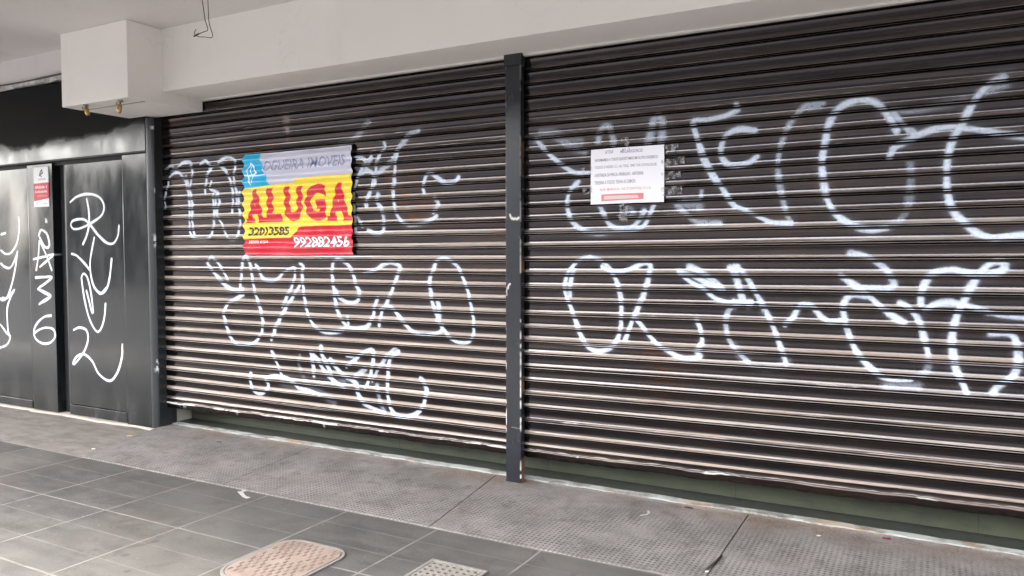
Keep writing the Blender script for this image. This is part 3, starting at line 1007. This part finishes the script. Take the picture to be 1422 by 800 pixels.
# angled corner trim, with chips
nz = 560
Z = np.linspace(.008, 2.665, nz)
prof = [(-5.912, YD - .001), (-5.908, YD - .003), (-5.88, YD + .006), (-5.862, YD + .012), (-5.850, YD + .017), (-5.845, YD + .026), (-5.845, YD + .032), (-5.845, YD + .15)]
P = np.zeros((nz, len(prof), 3))
for k, (x, y) in enumerate(prof):
    P[:, k, 0], P[:, k, 1], P[:, k, 2] = x, y, Z
ch = np.zeros((nz, len(prof)))
for zc, hh in ((2.05, .04), (1.625, .10), (.55, .11), (2.58, .03)):
    m = np.exp(-((Z - zc) / (hh * .5)) ** 4)
    ch[:, 4] += m * (noise2((nz, 2), 7, 1)[:, 0] > .35)
    ch[:, 5] += m * .8 * (noise2((nz, 2), 6, 1)[:, 0] > .3)
    ch[:, 3] += m * .4 * (noise2((nz, 2), 5, 1)[:, 0] > .6)
grid_mesh('corner_trim', P, {'bare': ch}, M_TRIM, pl)
MB().box(-5.9, -5.846, YD + .06, YD + .20, .010, 2.66).build('return_face', M_BLACK, pl)

# sticker on the stile
step = .003
sx0, sx1, sz0, sz1 = -7.556, -7.318, 1.958, 2.334
nx, nz = int((sx1 - sx0) / step), int((sz1 - sz0) / step)
img = np.ones((nz, nx, 3)) * np.array((.80, .80, .80))
R_ = (.55, .03, .045)
raster_poly(img, sx0, sz0, step, [(sx0, 2.012), (sx1, 2.035), (sx1, 2.182), (sx0, 2.178)], R_)
raster_dashes(img, sx0, sz0, step, -7.53, -7.345, 2.130, 2.155, (.80, .58, .60), 1)
raster_dashes(img, sx0, sz0, step, -7.53, -7.345, 2.090, 2.110, (.80, .55, .57), 2)
raster_dashes(img, sx0, sz0, step, -7.50, -7.34, 2.052, 2.066, (.70, .25, .26), 3)
raster_line(img, sx0, sz0, step, [(-7.46, 2.25), (-7.44, 2.285), (-7.42, 2.30), (-7.41, 2.27), (-7.45, 2.262), (-7.43, 2.24)], .016, (.10, .10, .11))
raster_dashes(img, sx0, sz0, step, -7.49, -7.36, 2.205, 2.222, (.40, .38, .40), 4)
raster_dashes(img, sx0, sz0, step, -7.53, -7.34, 1.977, 1.997, (.46, .42, .40), 5)
X, Z = np.linspace(sx0, sx1, nx), np.linspace(sz0, sz1, nz)
P = np.zeros((nz, nx, 3))
P[..., 0], P[..., 2], P[..., 1] = X[None, :], Z[:, None], YD - .006
P[0, :, 1] = P[-1, :, 1] = YD - .001
P[:, 0, 1] = P[:, -1, 1] = YD - .001
M_STICK = mat_ink('sticker_print', .65)
tag(grid_mesh('sticker', P, {}, M_STICK, None, True, img), 'small white and red sticker on the stile of the black door', 'sticker')

# concrete lip under the doors
b = MB()
nx = 120
XX = np.linspace(-9.6, -5.86, nx)
f0 = YD - .045 + .014 * smooth_noise(nx, 7) + .01 * smooth_noise(nx, 3)
v0 = [b.bm.verts.new((x, y, .0015)) for x, y in zip(XX, f0)]
v1 = [b.bm.verts.new((x, y + .02, .013)) for x, y in zip(XX, f0)]
v2 = [b.bm.verts.new((x, YD + .14, .012)) for x in XX]
for i in range(nx - 1):
    b.bm.faces.new((v0[i], v0[i + 1], v1[i + 1], v1[i]))
    b.bm.faces.new((v1[i], v1[i + 1], v2[i + 1], v2[i]))
struct(b.build('kerb', plain('pale_mortar', (.46, .41, .35), .85, 0, .25, 9, .5)), 'crumbling pale mortar lip at the foot of the metal doors', 'kerb')


# ------------------------------------------------------------------ roller shutters
def profile(p, q0):
    """one slat, from its own top to its lip: list of (outward, drop, spray weight, dust weight)"""
    L = [(.0150, .000, 1, 1), (.0132, .020, .6, .3), (.0030, .034, 0, 0), (.0005, .055, 0, 0), (.0015, .088, 0, 0), (.0112, .098, .4, .6),
         (.0150, .118, .95, 1.0), (.0156, .145, .9, .9), (.0130, .158, .3, .1), (.0010, .168, 0, 0), (.0, .190, 0, 0), (.0012, .205, 0, 0), (.0130, .225, .15, 0)]
    d, u0 = .0130, .232
    N = 22
    for k in range(1, N + 1):
        u = .232 + (.975 - .232) * k / N
        um = (u + u0) / 2
        s = np.interp(um, [.23, .40, .56, .65, .73, .82, .90, .98], [-.38, -.22, -.11, -.03, .07, .17, .32, .50])
        d += s * (u - u0) * p
        w = max(0, min(1, (u - .31) / .07))
        q = max(0, min(1, (u - q0) / .12))
        L.append((d, u, w, q * q * (3 - 2 * q)))
        u0 = u
    L.append((d + .0004, .994, 1, 1))
    m = L[-1][0] - .0150
    L = [(a - m if u > .225 else a, u, w, q) for a, u, w, q in L]
    return L


def shutter(name_label, x0, x1, zb, zt, YS, step, key, dust_fn, rise=0.0, bare=None):
    t = thing('roller_shutter', name_label, 'roller shutter', ((x0 + x1) / 2, YS, zb), 'graffiti covered roller shutters')
    nx = int((x1 - x0) / step)
    X = np.linspace(x0, x1, nx)
    pitch = .0862
    n = int(round((zt - zb) / pitch))
    pr = profile(pitch, .69 if key == 'L' else .78)
    ysl = 4.450
    rows_z, rows_y, wsp, wdu, wwr = [], [], [], [], []
    for s in range(n):
        top = zt - s * pitch
        rot = math.radians(random.gauss(.8, 3.0)) + np.radians(1.3) * smooth_noise(nx, 160)
        dz = .0012 * smooth_noise(nx, 220) + .0016 * random.gauss(0, 1)
        wav = .0012 * smooth_noise(nx, 90) + .0006 * smooth_noise(nx, 20)
        amt = random.choice((.5, .8, 1.0, 1.1, 1.25, 1.35)) * random.uniform(.9, 1.15)
        dn = np.clip(1 + .5 * smooth_noise(nx, 130) + .25 * smooth_noise(nx, 30), .2, 1.6)
        wv_ = np.clip(.75 + .35 * smooth_noise(nx, 110) + random.gauss(0, .18), .1, 1)
        # a few dents
        dent = np.zeros(nx)
        for _ in range(random.randint(0, 2)):
            xc, ww = random.uniform(x0, x1), random.uniform(.03, .10)
            dent += random.uniform(.001, .004) * np.exp(-((X - xc) / ww) ** 2)
        for (d, u, w, q) in pr:
            zc = -u * pitch
            yy = ysl - d
            # rotate about the slat's middle line so that some slats catch more sky than others
            arm = (-.5 - (-u)) * pitch if u > .24 else 0.0
            r = rot * (1 if .24 < u < .98 else 0)
            rows_y.append(yy + (arm * np.sin(r)) + wav + dent * (1 if u > .3 else .3))
            rows_z.append(top + zc + dz)
            wsp.append(w)
            stn = sum(a_ * np.exp(-((X - xc_) / rx_) ** 2 - ((top + zc - zc_) / rz_) ** 2) for xc_, zc_, rx_, rz_, a_ in (bare or []))
            wdu.append(q * amt * dn * dust_fn(top + zc, X) + stn * (.4 if u < .2 else 1))
            wwr.append((np.clip((u - .68) / .10, 0, 1) if u > .2 else (.5 if .09 < u < .16 else 0)) * wv_)
    Zr = np.array(rows_z)
    Yr = np.array(rows_y)
    W = np.array(wsp)[:, None]
    Zline = Zr.mean(1)
    Zline = np.minimum.accumulate(Zline + 0 * Zline)
    # the curtain hangs a little askew: lower slats rise towards +X
    Zf = zt - (zt - Zr) * (1 - rise * (X[None, :] - x0) / 2.7 / (zt - zb))
    A = np.zeros_like(Zf)
    # paint is laid on the real, slightly askew height of every row
    if rise:
        nb = 24
        cuts = np.linspace(0, nx, nb + 1).astype(int)
        for a, c in zip(cuts[:-1], cuts[1:]):
            zl = np.minimum.accumulate(Zf[:, a:c].mean(1)) - np.arange(len(Zr)) * 1e-7
            A[:, a:c] = spray(X[a:c], zl, STROKES[key], .0116, .78)
    else:
        zl = np.minimum.accumulate(Zline) - np.arange(len(Zr)) * 1e-7
        A = spray(X, zl, STROKES[key], .0112, .75)
    A *= W
    Bm = np.zeros_like(Zf)
    P = np.zeros(Zf.shape + (3,))
    P[..., 0], P[..., 1], P[..., 2] = X[None, :], Yr, Zf
    cur = grid_mesh('curtain', P, {'spray': A, 'dust': np.array(wdu), 'lip_glint': np.array(wwr), 'bare': Bm}, M_SHUT, t)
    # the rolled joints are creases: flat faces there, smooth ones on the scoop
    us = np.array([q[1] for q in pr] * n)
    sm = (us[:-1] > .228) & (us[1:] > .228) & (us[1:] < .985)
    cur.data.polygons.foreach_set('use_smooth', np.repeat(sm, nx - 1))
    # bottom bar with peeling paint
    bp = [(.0150, .0), (.0135, -.003), (.0100, -.006), (.0098, -.030), (.0125, -.034), (.0180, -.037), (.0185, -.041), (.0170, -.045), (.0120, -.048), (.0115, -.082), (.0000, -.084), (-.012, -.084)]
    zend = Zf[-1, :]
    P = np.zeros((len(bp), nx, 3))
    bz = .0035 * smooth_noise(nx, 40) + .002 * smooth_noise(nx, 12)
    rag = np.maximum(0, smooth_noise(nx, 5)) * .003
    for i, (d, z) in enumerate(bp):
        P[i, :, 0] = X
        P[i, :, 1] = ysl - d + (.0015 * smooth_noise(nx, 6) if 3 < i < 9 else 0)
        P[i, :, 2] = zend - .0002 + z + bz + (rag if i >= 9 else 0)
    pe = noise2((len(bp), nx), 3, 16) * .6 + noise2((len(bp), nx), 2, 4) * .4
    prow = np.array([.2, .45, .15, .15, .55, .75, .8, .6, .30, .2, .2, 0])[:, None]
    pmod = np.clip(.42 + .9 * smooth_noise(nx, 45), .05, 1.35)[None, :]
    for _ in range(9):
        xc, ww = random.uniform(x0, x1), random.uniform(.012, .05)
        pmod = pmod + random.uniform(.4, 1.2) * (np.exp(-((X - xc) / ww) ** 2) * (.55 + .45 * smooth_noise(nx, 3)))[None, :]
    if key == 'L':
        pmod = pmod + 1.0 * np.exp(-((X - x0) / .35) ** 2)[None, :]
    bare_ = np.clip((pe * prow * pmod - .235) * 8, 0, 1)
    du = np.clip(np.array([.5, .2, .1, .2, .5, .6, .3, .1, .05, .1, 0, 0])[:, None] * (.6 + .5 * noise2((len(bp), nx), 3, 40)), 0, 1)
    grid_mesh('bottom_bar', P, {'dust': du, 'bare': bare_}, M_SHUT, t)
    return t, X, zend


def dust_left(z, X):
    h = np.clip((2.35 - z) / 1.25, 0, 1)
    return (.16 + 1.0 * h * h * (3 - 2 * h)) * (1.0 - .22 * np.clip((X + 5.2) / 2.7, 0, 1))


def dust_right(z, X):
    h = np.clip((2.5 - z) / 1.6, 0, 1)
    return (.18 + .66 * h) * np.ones_like(X)


ls, XL, zL = shutter('left roller shutter carrying the yellow rental banner', -5.895, -2.44, .232, 2.764, 4.45, .006, 'L', dust_left, 0.0,
                     [(-4.40, 2.52, .035, .06, .55), (-4.39, 2.44, .018, .06, .4)])
rs, XR, zR = shutter('right roller shutter carrying the white paper notice', -2.375, 1.30, .243, 2.766, 4.45, .006, 'R', dust_right, .030)
for o_, xs_ in ((ls, (-5.905, -2.425)), (rs, (-2.39, 1.31))):
    for i, xg in enumerate(xs_):
        s = 1 if i == 0 else -1
        b = MB()
        b.box(min(xg, xg + s * -.035), max(xg, xg + s * -.035), 4.425, 4.475, .02, 2.755)
        b.build('guide_rail', M_BLACK, o_)

# ------------------------------------------------------------------ steel post between the shutters
pp = thing('steel_post', 'dark grey steel post with chipped edges between the two shutters', 'post', (-2.388, 4.40, .012))
zs_ = np.linspace(.013, 2.70, 900)
px0, px1, py0, py1 = -2.445, -2.334, 4.380, 4.428
ring = [(px0, py1, 0), (px0, py0 + .003, 0), (px0 + .001, py0 + .001, 1), (px0 + .003, py0, 1)]
for x in np.linspace(px0 + .008, px1 - .008, 22):
    ring.append((x, py0, 2))
ring += [(px1 - .006, py0, 3), (px1 - .001, py0 + .001, 3), (px1, py0 + .003, 3), (px1, py0 + .014, 4), (px1, py0 + .030, 4), (px1, py1, 4)]
P = np.zeros((len(zs_), len(ring), 3))
bare = np.zeros((len(zs_), len(ring)))
rust = np.zeros_like(bare)
nz_ = noise2((len(zs_), 8), 9, 1)
nz2 = noise2((len(zs_), 8), 45, 1)
for k, (x, y, c) in enumerate(ring):
    P[:, k, 0], P[:, k, 1], P[:, k, 2] = x, y, zs_
    if c in (1, 3):
        lowb = np.clip(1.25 - zs_ * .55, .15, 1)
        bare[:, k] = np.clip((nz2[:, c] * .7 + nz_[:, c] * .5 - (.62 if c == 3 else .74)) * 6, 0, 1) * lowb
    if c == 4:
        bare[:, k] = np.clip((nz2[:, 3] * .7 + nz_[:, 5] * .5 - 1.0) * 6, 0, 1)
        rust[:, k] = np.clip((nz2[:, 6] - .72) * 4, 0, 1)
front = [k for k, r in enumerate(ring) if r[2] == 2]
FX = np.array([ring[k][0] for k in front])
ch = spray(FX, zs_, [[1, 1, -2413, 1757, -2402, 1733, -2388, 1728, -2374, 1733, -2362, 1727, -2350, 1735], [1, .9, -2398, 1738, -2380, 1726],
                     [.8, .9, -2428, 1282, -2425, 1300, -2414, 1312], [.5, .8, -2440, 1290, -2436, 1240], [.5, .7, -2440, .9, -2436, .88],
                     [.25, .5, -2400, 384, -2342, 380]], .006, .5)
bare[:, front] = np.maximum(bare[:, front], ch)
grid_mesh('shaft', P, {'bare': bare, 'rust': rust}, M_POST, pp)
MB().box(-2.452, -2.327, 4.372, 4.432, 2.7005, 2.7715).build('top_plate', M_BLACK, pp)
MB().box(-2.449, -2.330, 4.376, 4.43, .0115, .0165, .001).build('foot', plain('foot_paint', (.20, .21, .23), .6), pp)

# ------------------------------------------------------------------ banner and notice
step = .003
bx0, bx1, bz0, bz1 = -4.842, -3.738, 1.503, 2.294
nx, nz = int((bx1 - bx0) / step), int((bz1 - bz0) / step)
img = np.ones((nz, nx, 3)) * np.array((.56, .555, .66))
RED, YEL, CY = (.62, .012, .035), (.86, .66, .045), (.0, .41, .70)
a_ = (bx0, bz0, step)
raster_poly(img, *a_, [(bx0 - .02, bz0 - .02), (bx1 + .02, bz0 - .02), (bx1 + .02, 2.088), (-4.265, 2.079), (-4.324, 2.049), (-4.561, 2.041), (bx0 - .02, 2.021)], YEL)
raster_poly(img, *a_, [(bx0 - .02, 2.021), (-4.561, 2.041), (-4.628, 2.157), (-4.653, 2.234), (-4.675, 2.33), (bx0 - .02, 2.33)], CY)
raster_poly(img, *a_, [(bx0 - .02, bz0 - .02), (bx1 + .02, bz0 - .02), (bx1 + .02, 1.719), (-4.24, 1.715), (-4.268, 1.706), (-4.314, 1.661), (-4.345, 1.633), (bx0 - .02, 1.626)], RED)
for ch_, xa, xb, za, zb_ in (('A', -4.806, -4.622, 1.752, 2.012), ('L', -4.592, -4.432, 1.754, 2.014), ('U', -4.410, -4.222, 1.756, 2.022),
                             ('G', -4.196, -3.992, 1.752, 2.030), ('A', -3.968, -3.762, 1.750, 2.030)):
    raster_text(img, *a_, ch_, xa, xb, za, zb_, RED, .055)
    if ch_ in 'AL':       # slab feet of the heavy letters
        raster_line(img, *a_, [(xa, za + .018), (xa + .055, za + .018)], .036, RED)
        if ch_ == 'A':
            raster_line(img, *a_, [(xb - .055, za + .018), (xb, za + .018)], .036, RED)
raster_text(img, *a_, '32013585', -4.795, -4.36, 1.650, 1.719, (.03, .028, .02), .04, .12)
raster_text(img, *a_, '992882456', -4.322, -3.773, 1.552, 1.645, (.03, .01, .012), .055)
raster_text(img, *a_, '992882456', -4.318, -3.778, 1.558, 1.640, (.88, .88, .88), .025)
raster_dashes(img, *a_, -4.798, -4.60, 1.590, 1.614, (.82, .60, .60), 6)
raster_text(img, *a_, 'OGUEIRA IMOVEIS', -4.625, -3.806, 2.150, 2.226, (.05, .06, .20), .006)
raster_text(img, *a_, 'OGUEIRA IMOVEIS', -4.621, -3.808, 2.155, 2.221, (.42, .43, .58), -.024)
raster_line(img, *a_, [(-4.836, 2.128), (-4.800, 2.122), (-4.785, 2.180), (-4.764, 2.219), (-4.728, 2.182), (-4.694, 2.142), (-4.728, 2.128), (-4.80, 2.122), (-4.776, 2.088), (-4.763, 2.052)], .009, (.9, .92, .95))
raster_line(img, *a_, [(-4.756, 2.20), (-4.752, 2.14), (-4.745, 2.10), (-4.742, 2.065)], .007, (.9, .92, .95))
raster_line(img, *a_, [(-4.80, 2.121), (-4.70, 2.120), (-4.62, 2.124)], .007, (.9, .92, .95))
X, Z = np.linspace(bx0, bx1, nx), np.linspace(bz0, bz1, nz)
u = (Z - 2.764) / .0862
wv = -.0105 * np.cos(2 * np.pi * u)[:, None] * (.75 + .5 * noise2((nz, nx), 60, 90)) * np.clip(1.15 - .5 * noise2((nz, nx), 40, 70), .3, 1.2)
P = np.zeros((nz, nx, 3))
side = .008 * noise2((nz, 2), 9, 1)[:, :1] - .004
edge_l = np.exp(-((X - bx0) / .05) ** 2)[None, :]
edge_r = np.exp(-((X - bx1) / .05) ** 2)[None, :]
ex = .007 * np.sin(2 * np.pi * u + .6)[:, None]
P[..., 0] = X[None, :] + (edge_l * -1 + edge_r) * ex + (edge_l + edge_r) * side
P[..., 2] = Z[:, None] + .004 * (noise2((nz, nx), 200, 50) - .5)
P[..., 1] = 4.414 + wv + .010 * (noise2((nz, nx), 70, 60) - .5) - .004 * (edge_l + edge_r)
P[..., 1] = np.minimum(P[..., 1], 4.4315)
t = NT('banner_vinyl')
c = t.attr('ink').outputs['Color']
c = t.mix(t.lerp(t.ramp(t.noise(9, 5), .4, .75), 0, .06), c, (.75, .72, .72))
t.set(Base_Color=c, Roughness=.32)
h = t.noise(4, 2.5, .5, vec=t.mapping((.7, 1, 1.8), rot=(0, .45, 0)), dist=.8)
t.bump(h, .4, .03)
M_VINYL = t.m
ban = grid_mesh('banner', P, {}, M_VINYL, None, True, img)
sol = ban.modifiers.new('thickness', 'SOLIDIFY')
sol.thickness = .0008
sol.offset = 1
tag(ban, 'crumpled yellow, red and blue rental banner taped to the left shutter', 'banner')

step = .0016
nx0, nx1, nz0, nz1 = -1.872, -1.410, 1.806, 2.139
nx, nz = int((nx1 - nx0) / step), int((nz1 - nz0) / step)
img = np.ones((nz, nx, 3)) * np.array((.80, .79, .83))
a_ = (nx0, nz0, step)
INK, BLU, RD2 = (.06, .055, .07), (.17, .19, .42), (.62, .12, .15)
raster_text(img, *a_, 'ATOA\'', -1.780, -1.725, 2.106, 2.127, BLU, .02)
raster_text(img, *a_, 'MEGARIGOROS', -1.682, -1.545, 2.103, 2.123, BLU, .02)
raster_text(img, *a_, 'INFORMAMOS A TODOS QUE ESTAMOS EM OUTRO ENDERECO', -1.845, -1.450, 2.059, 2.079, INK, .012)
raster_text(img, *a_, 'TODOS E INDEX, C.I., AL TELE, 1040 TUA CATALOGUE', -1.846, -1.458, 2.017, 2.036, (.13, .125, .14), .01)
raster_text(img, *a_, 'A ENTRADA DA PRACA: APARALHO - ARVORINA', -1.848, -1.538, 1.970, 1.990, INK, .012)
raster_text(img, *a_, 'TERESINA A TODOS: TENHA AS DEM DS:', -1.847, -1.587, 1.925, 1.946, (.11, .105, .12), .012)
raster_text(img, *a_, 'RUA: MAROCA - AS (77)34/97(5)-1111-S', -1.812, -1.495, 1.881, 1.900, RD2, .012)
raster_poly(img, *a_, [(-1.803, 1.822), (-1.536, 1.826), (-1.536, 1.863), (-1.803, 1.864)], (.66, .16, .17))
raster_poly(img, *a_, [(-1.785, 1.832), (-1.565, 1.834), (-1.575, 1.852), (-1.785, 1.854)], (.60, .52, .47))
X, Z = np.linspace(nx0, nx1, nx), np.linspace(nz0, nz1, nz)
P = np.zeros((nz, nx, 3))
P[..., 0], P[..., 2] = X[None, :], Z[:, None] + .002 * np.sin((X - nx0) * 6)[None, :]
P[..., 1] = 4.4245 + .005 * (noise2((nz, nx), 70, 120) - .5)
M_PAPER = mat_ink('printed_paper', .55)
nt = thing('paper_notice', 'white printed paper notice held by clear tape on the right shutter', 'notice', (-1.64, 4.425, 1.8))
pm = grid_mesh('sheet', P, {}, M_PAPER, nt, True, img)
sol = pm.modifiers.new('thickness', 'SOLIDIFY')
sol.thickness = .0006
sol.offset = 1
# crinkled clear tape strips
t = NT('clear_tape')
t.set(Base_Color=(.80, .80, .84), Roughness=.18, Alpha=t.lerp(t.ramp(t.noise(40, 4, .6, vec=t.mapping((1, 1, 1))), .42, .62), .01, .32))
t.bump(t.noise(38, 5, .7), .9, .02)
M_TAPE = t.m
def tape(x0, z0, x1, z1, w):
    n, m = 26, 6
    d = np.array((x1 - x0, z1 - z0))
    L = np.linalg.norm(d)
    d /= L
    nr = np.array((-d[1], d[0]))
    P = np.zeros((m, n, 3))
    for i in range(m):
        for j in range(n):
            q = np.array((x0, z0)) + d * L * j / (n - 1) + nr * w * (i / (m - 1) - .5)
            P[i, j] = (q[0], 4.4205 + rng.uniform(-.0035, .0035) - .0 , q[1])
    return grid_mesh('tape', P, {}, M_TAPE, nt, False)
tape(-1.425, 2.105, -1.325, 2.122, .045)
tape(-1.425, 2.03, -1.29, 2.045, .045)
tape(-1.425, 1.955, -1.31, 1.965, .045)
tape(-1.425, 1.865, -1.30, 1.875, .05)
tape(-1.645, 2.12, -1.652, 2.20, .05)
tape(-1.655, 1.82, -1.662, 1.70, .055)
tape(-1.86, 2.03, -1.93, 2.01, .04)
tape(-1.86, 1.90, -1.925, 1.885, .04)

# ------------------------------------------------------------------ covers and litter on the pavement
def rounded(x0, x1, y0, y1, r, n=7):
    out = []
    for cx, cy, a0 in ((x1 - r, y1 - r, 0), (x0 + r, y1 - r, 90), (x0 + r, y0 + r, 180), (x1 - r, y0 + r, 270)):
        for k in range(n):
            a = math.radians(a0 + 90 * k / (n - 1))
            out.append((cx + r * math.cos(a), cy + r * math.sin(a)))
    return out


M_COVER = None
t = NT('pinkish_cover')
n = t.noise(6, 6, .65)
c = t.mix(t.ramp(n, .3, .7), (.19, .140, .112), (.27, .212, .175))
c = t.mix(t.math('MULTIPLY', t.ramp(t.noise(14, 4), .6, .75), .4), c, (.22, .16, .13))
t.set(Base_Color=c, Roughness=.8)
t.bump(t.noise(60, 5), .35, .005)
M_COVER = t.m
M_STONE = plain('pale_frame', (.20, .185, .165), .8, 0, .2, 8, .4)
mc = thing('access_cover', 'pinkish rounded access cover with raised dashes in the pavement', 'manhole cover', (-2.77, 2.72, .004))
out = rounded(-2.985, -2.548, 2.475, 2.998, .115)
inn = rounded(-2.971, -2.562, 2.489, 2.984, .103)
b = MB()
o0 = [b.bm.verts.new((x, y, .0005)) for x, y in out]
o1 = [b.bm.verts.new((x, y, .007)) for x, y in out]
i1 = [b.bm.verts.new((x, y, .007)) for x, y in inn]
i0 = [b.bm.verts.new((x, y, .0005)) for x, y in inn]
n_ = len(out)
for k in range(n_):
    j = (k + 1) % n_
    b.bm.faces.new((o0[k], o0[j], o1[j], o1[k]))
    b.bm.faces.new((o1[k], o1[j], i1[j], i1[k]))
    b.bm.faces.new((i1[k], i1[j], i0[j], i0[k]))
b.build('frame', M_STONE, mc)
b = MB()
lid = rounded(-2.966, -2.567, 2.494, 2.979, .098)
b.prism([(x, y, .0007) for x, y in lid], (0, 0, .0075))
rr = random.Random(3)
studs = MB()
yy = 2.516
row = 0
while yy < 2.965:
    xx = -2.955 + (row % 2) * .02
    while xx < -2.585:
        e = min(xx + 2.966, -2.567 - xx, yy - 2.494, 2.979 - yy)
        if e > .022 and rr.random() > .12:
            h = .0022 if rr.random() > .3 else .0014
            studs.box(xx - .0055, xx + .0055, yy - .015, yy + .015, .0078, .0082 + h, .0012)
        xx += .040
    yy += .036
    row += 1
b.build('lid', M_COVER, mc)
studs.build('tread', plain('worn_tread', (.165, .118, .092), .75, 0, .3, 20), mc)

dr = thing('drain_grate', 'square pale drain grate with round holes in the pavement', 'drain', (-1.993, 2.96, .004))
b = MB()
fx0, fx1, fy0, fy1 = -2.152, -1.836, 2.80, 3.113
for q in ((fx0, fx1, fy1 - .018, fy1), (fx0, fx1, fy0, fy0 + .018), (fx0, fx0 + .018, fy0 + .0182, fy1 - .0182), (fx1 - .018, fx1, fy0 + .0182, fy1 - .0182)):
    b.box(q[0], q[1], q[2], q[3], .0004, .009, .0015)
b.build('frame', M_STONE, dr)
b = MB()
gx0, gx1, gy0, gy1 = fx0 + .022, fx1 - .022, fy0 + .022, fy1 - .022
N = 7
cw, chh = (gx1 - gx0) / N, (gy1 - gy0) / N
for i in range(N):
    for j in range(N):
        ax, ay = gx0 + i * cw, gy0 + j * chh
        cx, cy = ax + cw / 2, ay + chh / 2
        rad = cw * .29
        K = 16
        ringv = [b.bm.verts.new((cx + rad * math.cos(2 * math.pi * k / K), cy + rad * math.sin(2 * math.pi * k / K), .0075)) for k in range(K)]
        low = [b.bm.verts.new((v.co.x, v.co.y, .0015)) for v in ringv]
        sq = []
        for k in range(K):
            a = 2 * math.pi * k / K
            s = 1 / max(abs(math.cos(a)), abs(math.sin(a)))
            sq.append(b.bm.verts.new((cx + cw / 2 * s * math.cos(a), cy + chh / 2 * s * math.sin(a), .0075)))
        for k in range(K):
            l = (k + 1) % K
            b.bm.faces.new((ringv[k], ringv[l], sq[l], sq[k]))
            b.bm.faces.new((ringv[k], low[k], low[l], ringv[l]))
bmesh.ops.remove_doubles(b.bm, verts=b.bm.verts[:], dist=1e-5)
b.build('grate_plate', plain('pale_grate', (.21, .19, .165), .75, 0, .2, 8), dr)
MB().box(gx0 - .003, gx1 + .003, gy0 - .003, gy1 + .003, .0003, .0013).build('drain_pit', M_DARK, dr)


def flake(name, cx, cy, z, size, mat, label, cat, ang=0.0, asp=.5, seed=0):
    r = random.Random(seed)
    outl = []
    for k in range(11):
        a = 2 * math.pi * k / 11
        q = size * r.uniform(.65, 1.1)
        x, y = q * math.cos(a), q * asp * math.sin(a)
        outl.append((cx + x * math.cos(ang) - y * math.sin(ang), cy + x * math.sin(ang) + y * math.cos(ang), z + r.uniform(0, size * .12)))
    return tag(MB().prism(outl, (0, 0, .0025)).build(name, mat), label, cat)


def ribbon(name, pts, w, z, mat, label, cat):
    b = MB()
    p = [Vector((x, y, 0)) for x, y in pts]
    lft, rgt = [], []
    for i, q in enumerate(p):
        tdir = (p[min(i + 1, len(p) - 1)] - p[max(i - 1, 0)]).normalized()
        nn = Vector((-tdir.y, tdir.x, 0)) * w / 2 * random.uniform(.7, 1.25)
        lft.append(q + nn)
        rgt.append(q - nn)
    zz_ = z if hasattr(z, '__len__') else [z] * len(p)
    L_ = [(v.x, v.y, zz_[i]) for i, v in enumerate(lft)]
    R2 = [(v.x, v.y, zz_[i]) for i, v in enumerate(rgt)]
    for i in range(len(p) - 1):
        b.quad(L_[i], L_[i + 1], R2[i + 1], R2[i])
    o = b.build(name, mat)
    s = o.modifiers.new('thickness', 'SOLIDIFY')
    s.thickness = .0012
    s.offset = 1
    return tag(o, label, cat)


M_WPAINT = plain('dried_white_paint', (.42, .40, .37), .7, 0, .15, 20)
ribbon('paint_splash', [(-3.86, 3.475), (-3.83, 3.462), (-3.85, 3.44), (-3.80, 3.41), (-3.74, 3.378), (-3.70, 3.372)], .030, .003, M_WPAINT,
       'crooked dried white paint splash on the dark slabs', 'paint mark')
def rz(y):
    return .004 + (.022) * (y - 3.487) / (.971)
pc = [(-1.452, 4.168), (-1.428, 4.20), (-1.425, 4.235), (-1.44, 4.262)]
ribbon('paint_curl', pc, .012, [rz(y) + .001 for _, y in pc], M_WPAINT, 'small white curved paint mark on the anti-slip strip', 'paint mark')
M_YEL = plain('yellow_leaf', (.62, .40, .07), .6)
M_REDW = plain('red_wrapper', (.16, .015, .015), .4)
M_PALE = plain('pale_paper', (.62, .60, .56), .7)
M_BRN = plain('dark_scrap', (.035, .024, .02), .7)
flake('dry_leaf', -5.80, 4.05, .0125, .035, M_YEL, 'small yellow dry leaf on the concrete near the pillar', 'leaf', .5, .5, 4)
flake('wrapper', -.205, 4.415, rz(4.415) + .001, .022, M_REDW, 'tiny red sweet wrapper lying by the threshold at the right', 'wrapper', .2, .5, 5)
flake('dark_scrap', -1.245, 4.41, rz(4.41) + .001, .026, M_BRN, 'dark scrap lying against the threshold under the paper notice', 'scrap', .1, .4, 6)
flake('dark_scrap', -4.96, 4.23, rz(4.23) + .001, .028, M_BRN, 'dark scrap on the anti-slip strip below the yellow banner', 'scrap', .1, .4, 7)
flake('paper_scrap', -5.69, 3.66, .006, .022, M_PALE, 'pale paper scrap on the concrete at the strip corner', 'scrap', .3, .6, 8)
flake('plaster_crumb', -.52, 4.30, rz(4.3) + .001, .012, M_PALE, 'single pale crumb on the strip at the right', 'crumb', .3, .7, 9)
sk = MB()
sk.tube([(-.905, 3.80, rz(3.80) + .006), (-.915, 3.71, rz(3.71) + .006), (-.932, 3.615, rz(3.615) + .006)], [.005, .0065, .005], 8)
tag(sk.build('stick', M_BRN, None, True), 'short black stick lying in the joint of the anti-slip strip', 'stick')
flake('cigarette_filter', -.925, 3.595, rz(3.6) + .002, .012, M_PALE, 'pale cigarette filter at the end of the black stick', 'cigarette', .9, .6, 10)
